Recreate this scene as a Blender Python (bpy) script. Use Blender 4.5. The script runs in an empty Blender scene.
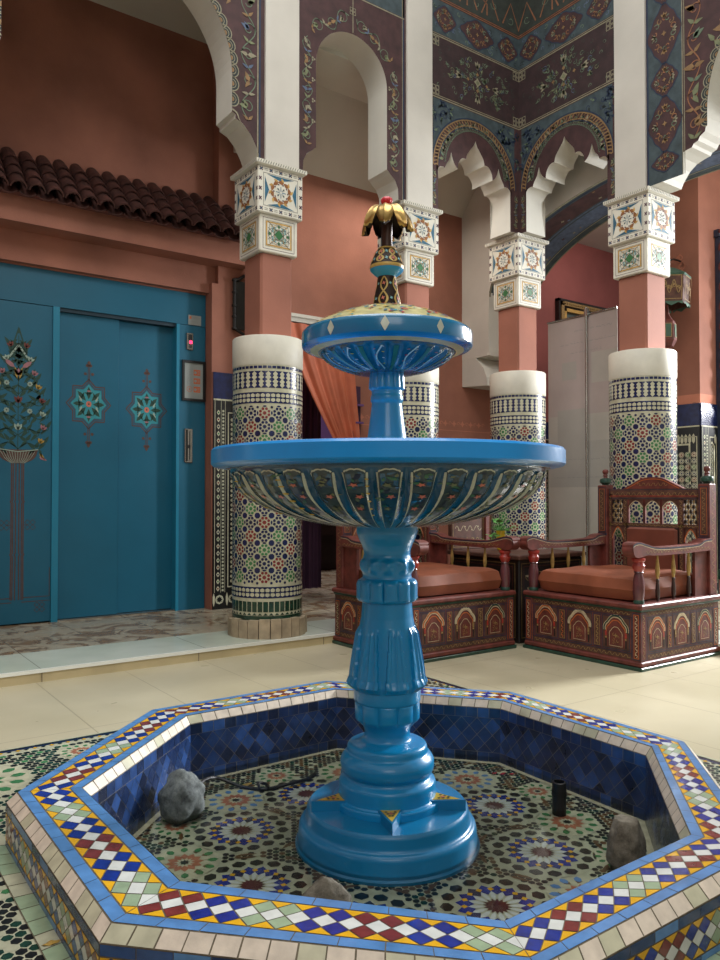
import bpy, bmesh, math, random
from math import sin, cos, pi, sqrt, atan2, radians, hypot, floor, ceil
from mathutils import Vector, Matrix
random.seed(11)
SC = bpy.context.scene
COL = SC.collection
SC.view_settings.view_transform = 'Standard'
SC.view_settings.look = 'None'
TAU = 2 * pi

# ------------------------------------------------------------------ materials
def lin(h):
    h = h.lstrip('#')
    c = [int(h[i:i + 2], 16) / 255 for i in (0, 2, 4)]
    return [x / 12.92 if x <= .04045 else ((x + .055) / 1.055) ** 2.4 for x in c] + [1]

# name: (colour, roughness, metallic, colour variation, variation scale, bump strength, bump scale, coat)
DEFS = {
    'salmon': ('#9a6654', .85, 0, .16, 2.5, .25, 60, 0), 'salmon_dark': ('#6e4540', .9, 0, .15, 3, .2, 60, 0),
    'salmon_red': ('#8e504a', .85, 0, .12, 2.5, .2, 60, 0), 'stencil': ('#bd7a62', .85, 0, .1, 5, .1, 50, 0),
    'shaft_paint': ('#97614f', .8, 0, .1, 3, .15, 70, 0),
    'plaster': ('#c2beb4', .8, 0, .06, 3, .12, 80, 0), 'plaster_warm': ('#b9b1a4', .85, 0, .06, 2, .1, 70, 0),
    'arch_white': ('#cdcbc0', .7, 0, .05, 4, .1, 80, 0), 'cap_white': ('#d2cfc0', .5, 0, .06, 10, .1, 90, 0),
    'ceiling_light': ('#c9c8bc', .85, 0, .05, 2, .05, 50, 0),
    'maroon': ('#3f2727', .75, 0, .25, 14, .1, 60, 0), 'maroon_dark': ('#322122', .75, 0, .25, 14, .1, 60, 0),
    'teal': ('#39464a', .75, 0, .25, 18, .1, 60, 0), 'teal_dark': ('#202a2a', .75, 0, .25, 18, .1, 60, 0),
    'olive': ('#30352f', .75, 0, .2, 18, .1, 60, 0), 'vine_green': ('#5c6c58', .75, 0, .2, 30, 0, 1, 0),
    'leaf_green': ('#6c7254', .75, 0, .2, 30, 0, 1, 0), 'ochre': ('#806442', .75, 0, .2, 30, 0, 1, 0),
    'cream_line': ('#86806a', .75, 0, .15, 30, 0, 1, 0), 'rust_line': ('#84583c', .75, 0, .2, 30, 0, 1, 0),
    'slate_blue': ('#4f5c72', .75, 0, .2, 30, 0, 1, 0), 'navy_line': ('#1d2c44', .7, 0, .1, 30, 0, 1, 0),
    'cap_blue': ('#2f6076', .5, 0, .15, 30, 0, 1, 0), 'cap_lblue': ('#84bac0', .5, 0, .1, 30, 0, 1, 0),
    'cap_brown': ('#86562e', .5, 0, .15, 30, 0, 1, 0), 'cap_gold': ('#b8934e', .5, 0, .15, 30, 0, 1, 0),
    'cap_plum': ('#4a2c3c', .5, 0, .1, 30, 0, 1, 0), 'cap_green': ('#2f6a3c', .5, 0, .1, 30, 0, 1, 0),
    'cap_grey': ('#57584f', .6, 0, .1, 30, 0, 1, 0),
    'elevator': ('#145e78', .42, 0, .05, 3, .04, 120, 0), 'elevator_edge': ('#1e7c9a', .4, 0, .05, 3, .03, 120, 0),
    'elevator_dark': ('#0c2c3a', .6, 0, .05, 3, 0, 1, 0),
    'el_brown': ('#553c34', .6, 0, .1, 30, 0, 1, 0), 'el_green': ('#1f4438', .6, 0, .1, 30, 0, 1, 0),
    'el_pink': ('#9a6a70', .6, 0, .1, 30, 0, 1, 0), 'el_yellow': ('#a8893c', .6, 0, .1, 30, 0, 1, 0),
    'el_pale': ('#93a89a', .6, 0, .1, 30, 0, 1, 0), 'el_lblue': ('#2c8a94', .6, 0, .1, 30, 0, 1, 0),
    'steel': ('#a8a8a4', .25, .9, .05, 10, 0, 1, 0), 'black': ('#0d0d0e', .5, 0, .1, 10, 0, 1, 0),
    'near_black': ('#17130f', .5, 0, .2, 10, 0, 1, 0), 'paper': ('#8f9692', .6, 0, .04, 10, 0, 1, 0),
    'paper_orange': ('#c4673f', .6, 0, .05, 10, 0, 1, 0), 'paper_grey': ('#8c8f8c', .6, 0, .05, 10, 0, 1, 0),
    'fountain': ('#0b8ecb', .3, 0, .07, 6, .12, 45, .35), 'fountain_rim': ('#0c90e0', .3, 0, .06, 6, .1, 40, .35),
    'fountain_deep': ('#0f5072', .2, 0, .12, 7, .12, 35, .8), 'fountain_base': ('#0c7cb0', .33, 0, .08, 7, .14, 45, .3),  # fountain_deep: blue with the large bowl's underside shade mixed in
    'bowl_paint': ('#16323a', .3, 0, .3, 40, .05, 60, .5), 'bowl_cream': ('#c3c9b4', .35, 0, .1, 40, 0, 1, .4),
    'gold_paint': ('#b89a52', .4, .15, .15, 40, .05, 60, .2), 'gold_metal': ('#b8985c', .3, .95, .15, 25, .1, 40, 0),
    'bronze': ('#2a1d16', .4, .5, .2, 25, .1, 40, 0), 'trunk': ('#3c2820', .4, .3, .2, 25, .1, 40, 0),
    'stem_blue': ('#1c92b4', .3, 0, .07, 6, .12, 45, .4),
    'upper_rim': ('#0b719c', .22, 0, .08, 6, .1, 40, .7), 'bowl_deep': ('#0f4e60', .25, 0, .2, 20, .1, 40, .6), 'ring_tan': ('#e2aa66', .4, 0, .1, 30, .05, 40, .2), 'top_paint': ('#b6b078', .4, 0, .2, 30, .05, 40, .2),  # upper_rim: fountain blue darkened, shade of its underside put into the colour
    'coral': ('#c4705c', .45, 0, .1, 40, 0, 1, .2), 'red_bulb': ('#d0202f', .3, 0, .1, 40, 0, 1, .5),
    'yellow_dot': ('#cfae3c', .4, 0, .1, 40, 0, 1, 0), 'green_band': ('#2c6244', .35, 0, .1, 40, 0, 1, .4),
    't_cream': ('#bab89e', .28, 0, .12, 25, .05, 60, 0), 't_white': ('#d2d6d2', .25, 0, .08, 30, .08, 60, .2),
    't_blue': ('#1a2f86', .22, 0, .25, 30, .08, 60, .3), 't_navy': ('#141f4a', .25, 0, .3, 25, .05, 60, .2),
    't_red': ('#74302e', .25, 0, .2, 30, .08, 60, .3), 't_sage': ('#93a88a', .28, 0, .12, 30, .08, 60, .2),
    't_yellow': ('#dca81c', .25, 0, .08, 30, .08, 60, .2), 't_sky': ('#5484bc', .28, 0, .16, 20, .08, 60, .3),
    't_rowhite': ('#cfc3b2', .45, 0, .12, 30, .15, 70, 0), 't_green': ('#3f7a4c', .25, 0, .2, 30, .05, 60, .2),
    't_dkgreen': ('#12382a', .22, 0, .3, 30, .05, 60, .3), 't_black': ('#0f1113', .28, 0, .2, 30, .05, 60, .2),
    't_brown': ('#5f4326', .3, 0, .2, 30, .05, 60, 0), 't_terra': ('#a3664c', .3, 0, .15, 30, .05, 60, 0),
    't_dkred': ('#4c1a1c', .28, 0, .15, 30, .05, 60, 0), 't_paleg': ('#b2b39a', .3, 0, .12, 25, .05, 60, 0),
    't_colred': ('#7a2a2c', .25, 0, .15, 30, .05, 60, .2),
    'w_a': ('#233c6a', .25, 0, .25, 25, .1, 50, .3), 'w_b': ('#1c3058', .25, 0, .25, 25, .1, 50, .3),
    'w_c': ('#2f4f88', .25, 0, .2, 25, .1, 50, .3), 'w_d': ('#182440', .25, 0, .25, 25, .1, 50, .3),
    'grout': ('#6a6150', .9, 0, .2, 60, .2, 90, 0), 'grout_pale': ('#b6ad93', .9, 0, .15, 40, .1, 90, 0),
    'grout_blue': ('#8a8478', .8, 0, .15, 40, .1, 90, 0),
    'sand_stone': ('#a3937a', .8, 0, .25, 12, .4, 50, 0), 'riser': ('#b9a981', .5, 0, .12, 5, .05, 40, 0),
    'marble_white': ('#c9d0c2', .18, 0, .06, 6, 0, 1, 0), 'nosing': ('#e2e4da', .3, 0, .03, 6, 0, 1, 0),
    'w_red': ('#642e26', .55, 0, .3, 22, .12, 50, .05), 'w_red_bright': ('#9c3028', .35, 0, .2, 22, .08, 50, .3),
    'w_brown': ('#56362a', .62, 0, .3, 22, .12, 50, 0), 'w_dark': ('#1d1412', .5, 0, .3, 22, .1, 50, .1),
    'w_navy': ('#222c40', .45, 0, .2, 22, .05, 50, .1), 'w_green': ('#1c4034', .35, 0, .25, 22, .08, 50, .3),
    'w_gold': ('#8e7446', .5, 0, .25, 60, 0, 1, 0), 'w_cream': ('#b8a888', .5, 0, .15, 60, 0, 1, 0),
    'w_orange': ('#b4602c', .45, 0, .1, 60, 0, 1, 0), 'spindle_gold': ('#a88a4c', .4, .1, .25, 40, .08, 40, .2),
    'spindle_dark': ('#33201c', .4, 0, .2, 40, .08, 40, .2), 'post_red': ('#5a3034', .3, 0, .2, 20, .1, 50, .4),
    'cushion': ('#84482f', .55, 0, .16, 7, .2, 14, 0), 'cushion_dark': ('#703a2a', .6, 0, .16, 7, .2, 14, 0),
    'curtain': ('#c0694a', .6, 0, .12, 6, .1, 20, 0), 'purple': ('#6a4a80', .8, 0, .1, 3, .05, 30, 0),
    'purple_dark': ('#3c2038', .8, 0, .2, 6, .1, 30, 0), 'magenta': ('#b02c70', .7, 0, .1, 6, .1, 30, 0),
    'banner': ('#b0aca4', .75, 0, .07, 2.5, .03, 60, 0), 'banner_pink': ('#aea29e', .75, 0, .07, 3, 0, 1, 0),
    'banner_grey': ('#a5a29c', .75, 0, .07, 3, 0, 1, 0), 'roof_clay': ('#4a2a24', .7, 0, .35, 12, .3, 30, 0),
    'green_panel': ('#3c6e5c', .5, 0, .2, 5, .05, 30, 0), 'lamp_green': ('#3e5e4e', .6, 0, .2, 10, .1, 30, 0),
    'rubber': ('#15161a', .45, 0, .1, 30, .1, 60, 0), 'petal_red': ('#9c1c2c', .6, 0, .2, 60, 0, 1, 0),
    'dry_leaf': ('#a8873c', .7, 0, .2, 60, .1, 60, 0), 'plant_leaf': ('#5a9a4a', .45, 0, .25, 30, .1, 40, 0),
    'pot_yellow': ('#d0b020', .35, 0, .08, 30, 0, 1, .3), 'glass_dark': ('#1c1e1c', .3, 0, .05, 10, 0, 1, 0),
    'picture': ('#4c5a56', .6, 0, .4, 6, 0, 1, 0), 'lilac': ('#7a70a8', .8, 0, .1, 3, 0, 1, 0),
}
MATS = {}
def nodes_of(name):
    m = bpy.data.materials.new(name); m.use_nodes = True
    nt = m.node_tree
    return m, nt, nt.nodes['Principled BSDF']
def mix_rgb(nt, fac, a, b, mode='MIX'):
    n = nt.nodes.new('ShaderNodeMix'); n.data_type = 'RGBA'; n.blend_type = mode
    for sock, val in ((n.inputs[0], fac), (n.inputs[6], a), (n.inputs[7], b)):
        if hasattr(val, 'links'): nt.links.new(val, sock)
        else: sock.default_value = val
    return n.outputs[2]
def mathn(nt, op, a, b=None, c=None):
    n = nt.nodes.new('ShaderNodeMath'); n.operation = op
    for i, v in enumerate((a, b, c)):
        if v is None: continue
        if hasattr(v, 'links'): nt.links.new(v, n.inputs[i])
        else: n.inputs[i].default_value = v
    return n.outputs[0]
def M(name):
    if name in MATS: return MATS[name]
    col, ro, me, var, vs, bs, bsc, coat = DEFS[name]
    m, nt, b = nodes_of(name)
    c = lin(col)
    tc = nt.nodes.new('ShaderNodeNewGeometry')
    no = nt.nodes.new('ShaderNodeTexNoise'); no.inputs['Scale'].default_value = vs; no.inputs['Detail'].default_value = 5
    nt.links.new(tc.outputs['Position'], no.inputs['Vector'])
    lo = [x * (1 - var * 1.3) for x in c[:3]] + [1]; hi = [min(1, x * (1 + var * 1.3)) for x in c[:3]] + [1]
    ramp = nt.nodes.new('ShaderNodeMapRange'); ramp.inputs[1].default_value = .3; ramp.inputs[2].default_value = .7
    nt.links.new(no.outputs[0], ramp.inputs[0])
    out = mix_rgb(nt, ramp.outputs[0], lo, hi)
    nt.links.new(out, b.inputs['Base Color'])
    b.inputs['Roughness'].default_value = ro; b.inputs['Metallic'].default_value = me
    if coat: b.inputs['Coat Weight'].default_value = coat; b.inputs['Coat Roughness'].default_value = .12
    if bs:
        n2 = nt.nodes.new('ShaderNodeTexNoise'); n2.inputs['Scale'].default_value = bsc; n2.inputs['Detail'].default_value = 3
        nt.links.new(tc.outputs['Position'], n2.inputs['Vector'])
        bu = nt.nodes.new('ShaderNodeBump'); bu.inputs['Strength'].default_value = bs; bu.inputs['Distance'].default_value = .004
        nt.links.new(n2.outputs[0], bu.inputs['Height']); nt.links.new(bu.outputs[0], b.inputs['Normal'])
    MATS[name] = m
    return m

def special_materials():
    # courtyard floor: large cream porcelain tiles with thin seams
    def tiled(name, col1, col2, seam, sx, sy, ox, oy, w, rough, vein=None, nscale=3.):
        m, nt, b = nodes_of(name)
        g = nt.nodes.new('ShaderNodeNewGeometry'); sp = nt.nodes.new('ShaderNodeSeparateXYZ')
        nt.links.new(g.outputs['Position'], sp.inputs[0])
        def line(o, off, s):
            t = mathn(nt, 'DIVIDE', mathn(nt, 'SUBTRACT', o, off), s)
            f = mathn(nt, 'FRACT', t)
            d = mathn(nt, 'MINIMUM', f, mathn(nt, 'SUBTRACT', 1.0, f))
            return mathn(nt, 'LESS_THAN', d, w / s), mathn(nt, 'FLOOR', t)
        lx, ix = line(sp.outputs[0], ox, sx); ly, iy = line(sp.outputs[1], oy, sy)
        seamf = mathn(nt, 'MAXIMUM', lx, ly)
        no = nt.nodes.new('ShaderNodeTexNoise'); no.inputs['Scale'].default_value = nscale; no.inputs['Detail'].default_value = 8
        no.inputs['Distortion'].default_value = .6 if vein is None else 1.6
        wn = nt.nodes.new('ShaderNodeTexWhiteNoise'); wn.noise_dimensions = '2D'
        cb = nt.nodes.new('ShaderNodeCombineXYZ'); nt.links.new(ix, cb.inputs[0]); nt.links.new(iy, cb.inputs[1])
        nt.links.new(cb.outputs[0], wn.inputs[0])
        va = nt.nodes.new('ShaderNodeVectorMath'); va.operation = 'MULTIPLY_ADD'
        nt.links.new(wn.outputs['Color'], va.inputs[0]); va.inputs[1].default_value = (7, 7, 7) if vein else (0, 0, 0)
        nt.links.new(g.outputs['Position'], va.inputs[2]); nt.links.new(va.outputs[0], no.inputs['Vector'])
        r = nt.nodes.new('ShaderNodeValToRGB')
        r.color_ramp.elements[0].color = lin(col1); r.color_ramp.elements[1].color = lin(col2)
        r.color_ramp.elements[0].position = .35; r.color_ramp.elements[1].position = .65
        if vein:
            e = r.color_ramp.elements.new(.5); e.color = lin(vein)
            e = r.color_ramp.elements.new(.42); e.color = lin('#75604a')
        nt.links.new(no.outputs[0], r.inputs[0])
        nt.links.new(mix_rgb(nt, mathn(nt, 'MULTIPLY', seamf, .75), r.outputs[0], lin(seam)), b.inputs['Base Color'])
        n3 = nt.nodes.new('ShaderNodeTexNoise'); n3.inputs['Scale'].default_value = 6; nt.links.new(g.outputs['Position'], n3.inputs['Vector'])
        nt.links.new(mathn(nt, 'MULTIPLY_ADD', n3.outputs[0], .25, rough - .1), b.inputs['Roughness'])
        MATS[name] = m
    tiled('floor_cream', '#b4ac90', '#c2ba9f', '#8a8168', .425, .85, .905, 3.86, .0022, .3, nscale=1.2)
    tiled('floor_marble', '#8a7052', '#a29a86', '#5f5748', .43, .43, .93, 4.32, .003, .24, vein='#aa9f88', nscale=5.)
    tiled('marble_strip', '#bcc6b6', '#ccd3c6', '#7a7d70', .85, 3.0, .93, 2.0, .0025, .16, nscale=2.)
    # stone
    m, nt, b = nodes_of('grey_rock')
    g = nt.nodes.new('ShaderNodeTexCoord')
    no = nt.nodes.new('ShaderNodeTexNoise'); no.inputs['Scale'].default_value = 26; no.inputs['Detail'].default_value = 10; no.inputs['Roughness'].default_value = .7
    nt.links.new(g.outputs['Object'], no.inputs['Vector'])
    r = nt.nodes.new('ShaderNodeValToRGB'); r.color_ramp.elements[0].position = .36; r.color_ramp.elements[1].position = .68
    r.color_ramp.elements[0].color = lin('#2c3234'); r.color_ramp.elements[1].color = lin('#7e8684')
    nt.links.new(no.outputs[0], r.inputs[0]); nt.links.new(r.outputs[0], b.inputs['Base Color']); b.inputs['Roughness'].default_value = .8
    bu = nt.nodes.new('ShaderNodeBump'); bu.inputs['Strength'].default_value = .6; bu.inputs['Distance'].default_value = .006
    nt.links.new(no.outputs[0], bu.inputs['Height']); nt.links.new(bu.outputs[0], b.inputs['Normal'])
    MATS['grey_rock'] = m
    m2 = m.copy(); m2.name = 'brown_rock'
    for n in m2.node_tree.nodes:
        if n.type == 'VALTORGB':
            n.color_ramp.elements[0].color = lin('#4a4438'); n.color_ramp.elements[1].color = lin('#8f8878')
    MATS['brown_rock'] = m2
    # shallow clear water
    m, nt, b = nodes_of('water')
    nt.nodes.remove(b)
    out = nt.nodes['Material Output']
    tr = nt.nodes.new('ShaderNodeBsdfTransparent'); tr.inputs[0].default_value = (.95, .99, .97, 1)
    gl = nt.nodes.new('ShaderNodeBsdfGlossy'); gl.inputs['Roughness'].default_value = .09
    fr = nt.nodes.new('ShaderNodeFresnel'); fr.inputs[0].default_value = 1.33
    no = nt.nodes.new('ShaderNodeTexNoise'); no.inputs['Scale'].default_value = 9
    g = nt.nodes.new('ShaderNodeNewGeometry'); nt.links.new(g.outputs['Position'], no.inputs['Vector'])
    bu = nt.nodes.new('ShaderNodeBump'); bu.inputs['Strength'].default_value = .05; bu.inputs['Distance'].default_value = .01
    nt.links.new(no.outputs[0], bu.inputs['Height']); nt.links.new(bu.outputs[0], gl.inputs['Normal'])
    mx = nt.nodes.new('ShaderNodeMixShader')
    nt.links.new(fr.outputs[0], mx.inputs[0]); nt.links.new(tr.outputs[0], mx.inputs[1]); nt.links.new(gl.outputs[0], mx.inputs[2])
    nt.links.new(mx.outputs[0], out.inputs[0])
    MATS['water'] = m
    m, nt, b = nodes_of('led_red')
    b.inputs['Base Color'].default_value = lin('#ff2050'); b.inputs['Emission Color'].default_value = lin('#ff3060'); b.inputs['Emission Strength'].default_value = 3
    MATS['led_red'] = m
    m, nt, b = nodes_of('lamp_glow')
    b.inputs['Base Color'].default_value = lin('#fff2dc'); b.inputs['Emission Color'].default_value = lin('#fff0d8'); b.inputs['Emission Strength'].default_value = 4
    MATS['lamp_glow'] = m
special_materials()

# ------------------------------------------------------------------ mesh building
class MB:
    def __init__(s): s.v = []; s.f = []; s.m = []; s.s = []; s.mats = []
    def mi(s, mat):
        if mat not in s.mats: s.mats.append(mat)
        return s.mats.index(mat)
    def add(s, vs, fs, mat, smooth=False):
        b = len(s.v); s.v += [tuple(v) for v in vs]
        i = s.mi(mat)
        for f in fs:
            s.f.append([b + k for k in f]); s.m.append(i); s.s.append(smooth)
        return s
    def face(s, pts, mat, smooth=False): return s.add(pts, [list(range(len(pts)))], mat, smooth)
    def box(s, x0, x1, y0, y1, z0, z1, mat, top=None, bev=0):
        if bev:
            b = bev
            pr = lambda x0, x1, y0, y1: [(x0 + b, y0), (x1 - b, y0), (x1, y0 + b), (x1, y1 - b), (x1 - b, y1), (x0 + b, y1), (x0, y1 - b), (x0, y0 + b)]
            rings = [[(x, y, z0) for x, y in pr(x0 + b, x1 - b, y0 + b, y1 - b)], [(x, y, z0 + b) for x, y in pr(x0, x1, y0, y1)],
                     [(x, y, z1 - b) for x, y in pr(x0, x1, y0, y1)], [(x, y, z1) for x, y in pr(x0 + b, x1 - b, y0 + b, y1 - b)]]
            vs = sum(rings, []); fs = [list(range(7, -1, -1)), list(range(24, 32))]
            for r in range(3):
                for k in range(8): fs.append([r * 8 + k, r * 8 + (k + 1) % 8, (r + 1) * 8 + (k + 1) % 8, (r + 1) * 8 + k])
            return s.add(vs, fs, mat)
        vs = [(x0, y0, z0), (x1, y0, z0), (x1, y1, z0), (x0, y1, z0), (x0, y0, z1), (x1, y0, z1), (x1, y1, z1), (x0, y1, z1)]
        s.add(vs, [[3, 2, 1, 0], [0, 1, 5, 4], [1, 2, 6, 5], [2, 3, 7, 6], [3, 0, 4, 7]], mat)
        s.add(vs, [[4, 5, 6, 7]], top or mat)
        return s
    def prism(s, poly, fn, w0, w1, mat, side=None, back=None):
        n = len(poly)
        a = [fn(u, v, w0) for u, v in poly]; b = [fn(u, v, w1) for u, v in poly]
        s.face(a, mat); s.face(b[::-1], back or mat)
        s.add(a + b, [[k, (k + 1) % n, n + (k + 1) % n, n + k] for k in range(n)], side or mat)
        return s
    def lathe(s, prof, n, mat, c=(0, 0), rfun=None, caps=True, seg=None, smooth=True):
        # prof: [(r,z)], mat may be a function of the profile index
        vs = []
        for i, (r, z) in enumerate(prof):
            for k in range(n):
                t = TAU * k / n
                rr = rfun(t, r, z) if rfun else r
                vs.append((c[0] + rr * cos(t), c[1] + rr * sin(t), z))
        for i in range(len(prof) - 1):
            fs = [[i * n + k, i * n + (k + 1) % n, (i + 1) * n + (k + 1) % n, (i + 1) * n + k] for k in range(n)]
            if i == 0: s._b = len(s.v); s.v += vs
            mi = s.mi(mat(i) if callable(mat) else mat)
            for f in fs: s.f.append([s._b + q for q in f]); s.m.append(mi); s.s.append(smooth)
        if caps:
            for i in (0, len(prof) - 1):
                if prof[i][0] > 1e-4:
                    f = [s._b + i * n + k for k in range(n)]
                    s.f.append(f if i else f[::-1]); s.m.append(s.mi(mat(min(i, len(prof) - 2)) if callable(mat) else mat)); s.s.append(False)
        return s
    def tube(s, path, rad, mat, n=8, caps=True, smooth=True):
        P = [Vector(p) for p in path]
        rr = rad if isinstance(rad, (list, tuple)) else [rad] * len(P)
        up = Vector((0, 0, 1)); vs = []
        d0 = (P[1] - P[0]).normalized()
        if abs(d0.dot(up)) > .95: up = Vector((1, 0, 0))
        x = d0.cross(up).normalized()
        for i, p in enumerate(P):
            d = (P[min(i + 1, len(P) - 1)] - P[max(i - 1, 0)]).normalized()
            x = (x - d * x.dot(d)).normalized(); y = d.cross(x)
            for k in range(n):
                t = TAU * k / n; vs.append(p + (x * cos(t) + y * sin(t)) * rr[i])
        fs = [[i * n + k, i * n + (k + 1) % n, (i + 1) * n + (k + 1) % n, (i + 1) * n + k] for i in range(len(P) - 1) for k in range(n)]
        s.add(vs, fs, mat, smooth)
        if caps: s.face(vs[:n][::-1], mat); s.face(vs[-n:], mat)
        return s
    def decal(s, pats, fn, eps=.0006):
        for pts, mat, layer in pats:
            s.face([fn(u, v, layer * eps) for u, v in pts], mat)
        return s
    def zmap(s, T):
        for i, (x, y, z) in enumerate(s.v):
            for (a, b), (c, d) in zip(T, T[1:]):
                if z <= c or (c, d) == T[-1]:
                    z = b + (z - a) * (d - b) / (c - a); break
            s.v[i] = (x, y, z)
        return s
    def build(s, name, parent=None, loc=None, rotz=None, tr=None):
        me = bpy.data.meshes.new(name)
        me.from_pydata([tuple(v) for v in s.v], [], s.f)
        for m in s.mats: me.materials.append(M(m))
        me.polygons.foreach_set('material_index', s.m); me.polygons.foreach_set('use_smooth', s.s)
        if any(s.s):
            try: me.set_sharp_from_angle(angle=radians(38))
            except Exception: pass
        me.update()
        o = bpy.data.objects.new(name, me); COL.objects.link(o)
        if parent: o.parent = parent
        if loc: o.location = loc
        if rotz is not None: o.rotation_euler = (0, 0, rotz)
        return o

def tag(o, label=None, cat=None, group=None, kind=None):
    if label: o['label'] = label
    if cat: o['category'] = cat
    if group: o['group'] = group
    if kind: o['kind'] = kind
    return o
def thing(name, label, cat, loc=(0, 0, 0), rotz=0, group=None):
    o = bpy.data.objects.new(name, None); COL.objects.link(o); o.empty_display_size = .1
    o.location = loc; o.rotation_euler = (0, 0, rotz)
    return tag(o, label, cat, group)
def copy_tree(o, parent=None):
    c = o.copy(); COL.objects.link(c)
    if parent: c.parent = parent
    for ch in list(o.children): copy_tree(ch, c)
    return c
def struct(name, mb):
    return tag(mb.build(name), kind='structure')

# ------------------------------------------------------------------ 2-D pattern helpers (lists of (polygon, material, layer))
def ngon(cx, cy, n, r, rot=0., sy=1.): return [(cx + r * cos(rot + TAU * k / n), cy + r * sy * sin(rot + TAU * k / n)) for k in range(n)]
def starp(cx, cy, n, r1, r2, rot=0.):
    return [(cx + (r1 if k % 2 == 0 else r2) * cos(rot + pi * k / n), cy + (r1 if k % 2 == 0 else r2) * sin(rot + pi * k / n)) for k in range(2 * n)]
def petal(cx, cy, a, r0, r1, w, sh=.3):
    L = r1 - r0; c, s_ = cos(a), sin(a)
    pts = [(r0, 0), (r0 + sh * L, w / 2), (r1 - sh * L, w / 2), (r1, 0), (r1 - sh * L, -w / 2), (r0 + sh * L, -w / 2)]
    return [(cx + x * c - y * s_, cy + x * s_ + y * c) for x, y in pts]
def rect(u0, v0, u1, v1): return [(u0, v0), (u1, v0), (u1, v1), (u0, v1)]
def shrink(p, k):
    cx = sum(a for a, b in p) / len(p); cy = sum(b for a, b in p) / len(p)
    return [(cx + (a - cx) * k, cy + (b - cy) * k) for a, b in p]
def ribbon(path, w, mat, layer=1, taper=False, closed=False):
    P = list(path)
    if closed: P = P + [P[0]]
    n = len(P); L = []; R = []
    for i, (x, y) in enumerate(P):
        if closed:
            a = P[(i - 1) if i > 0 else n - 2]; b = P[(i + 1) if i < n - 1 else 1]
        else: a = P[max(i - 1, 0)]; b = P[min(i + 1, n - 1)]
        dx, dy = b[0] - a[0], b[1] - a[1]; l = hypot(dx, dy) or 1
        k = w / 2
        if taper: k *= sin(pi * (i + .35) / (n - .3)) if taper == 2 else max(.12, 1 - i / (n - 1))
        L.append((x - dy / l * k, y + dx / l * k)); R.append((x + dy / l * k, y - dx / l * k))
    return [([L[i], L[i + 1], R[i + 1], R[i]], mat, layer) for i in range(n - 1)]
def frame(u0, v0, u1, v1, w, mat, layer=1):
    return [(rect(u0, v0, u1, v0 + w), mat, layer), (rect(u0, v1 - w, u1, v1), mat, layer), (rect(u0, v0 + w, u0 + w, v1 - w), mat, layer), (rect(u1 - w, v0 + w, u1, v1 - w), mat, layer)]
def arcpts(cx, cy, r, a0, a1, n=10, sy=1.): return [(cx + r * cos(a0 + (a1 - a0) * k / n), cy + sy * r * sin(a0 + (a1 - a0) * k / n)) for k in range(n + 1)]
def curl(x, y, a, size, w, mat, layer=2, flip=1, turns=.8):
    pts = []
    for k in range(11):
        t = k / 10; r = size * (1 - t * .72); b = a + flip * t * turns * TAU
        pts.append((x + r * cos(b), y + r * sin(b)))
    return ribbon(pts, w, mat, layer)
def leafp(x, y, a, L, w):
    c, s_ = cos(a), sin(a)
    pts = [(0, 0), (.25 * L, .5 * w), (.6 * L, .38 * w), (L, .12 * w), (.7 * L, -.2 * w), (.3 * L, -.4 * w)]
    return [(x + p * c - q * s_, y + p * s_ + q * c) for p, q in pts]
def vine(x0, y0, x1, y1, amp, wl, w, mats, layer=2, seed=0, leaf=.03):
    rnd = random.Random(seed); out = []
    L = hypot(x1 - x0, y1 - y0); ux, uy = (x1 - x0) / L, (y1 - y0) / L; px, py = -uy, ux
    n = max(8, int(L / wl * 16)); n_half = max(1, int(round(L / (wl / 2))))
    T = lambda s_, q: (x0 + ux * s_ + px * q, y0 + uy * s_ + py * q)
    f = lambda s_: amp * sin(pi * s_ / L * n_half)
    out += ribbon([T(L * k / n, f(L * k / n)) for k in range(n + 1)], w, mats[0], layer)
    base = atan2(uy, ux)
    for h in range(n_half):
        sm = L * (h + .5) / n_half; sg = 1 if h % 2 == 0 else -1
        q = sg * amp
        R = min(amp, wl * .22)
        c = T(sm, q * .1)
        pts = []
        for k in range(15):
            t = k / 14; r = R * (1 - .7 * t); b = base + sg * (pi / 2 - t * TAU * .95)
            pts.append((c[0] + r * cos(b), c[1] + r * sin(b)))
        out += ribbon(pts, w * .9, mats[0], layer)
        m = mats[1 + (h % (len(mats) - 1))]
        out.append((leafp(c[0], c[1], base + rnd.uniform(0, TAU), leaf * 1.3, leaf * .75), m, layer + 1))
        out.append((leafp(c[0], c[1], base + rnd.uniform(0, TAU), leaf * 1.1, leaf * .6), m, layer + 1))
        e = T(L * h / n_half, 0)
        for q2 in (1, -1):
            out.append((leafp(e[0], e[1], base + q2 * rnd.uniform(.6, 1.6), leaf, leaf * .45), mats[1 + ((h + 1) % (len(mats) - 1))], layer + 1))
    return out
def scribble(u0, v0, u1, v1, w, mat, layer=2, wl=None, seed=0):
    # painted running scroll along the long side of a small rectangle
    out = []; W, H = u1 - u0, v1 - v0
    hor = W >= H; L, B = (W, H) if hor else (H, W)
    wl = wl or B * 1.3; n = max(2, int(round(L / wl)))
    rnd = random.Random(seed)
    def T(s_, q): return (u0 + s_, v0 + B / 2 + q) if hor else (u0 + B / 2 + q, v0 + s_)
    N = n * 6
    out += ribbon([T(L * k / N, B * .3 * sin(TAU * k / 6)) for k in range(N + 1)], w, mat, layer)
    for k in range(n):
        s_ = L * (k + .5) / n
        out.append((ngon(*T(s_, (B * .18 if k % 2 else -B * .18)), 5, w * 1.3), mat, layer + 1))
    return out
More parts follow.
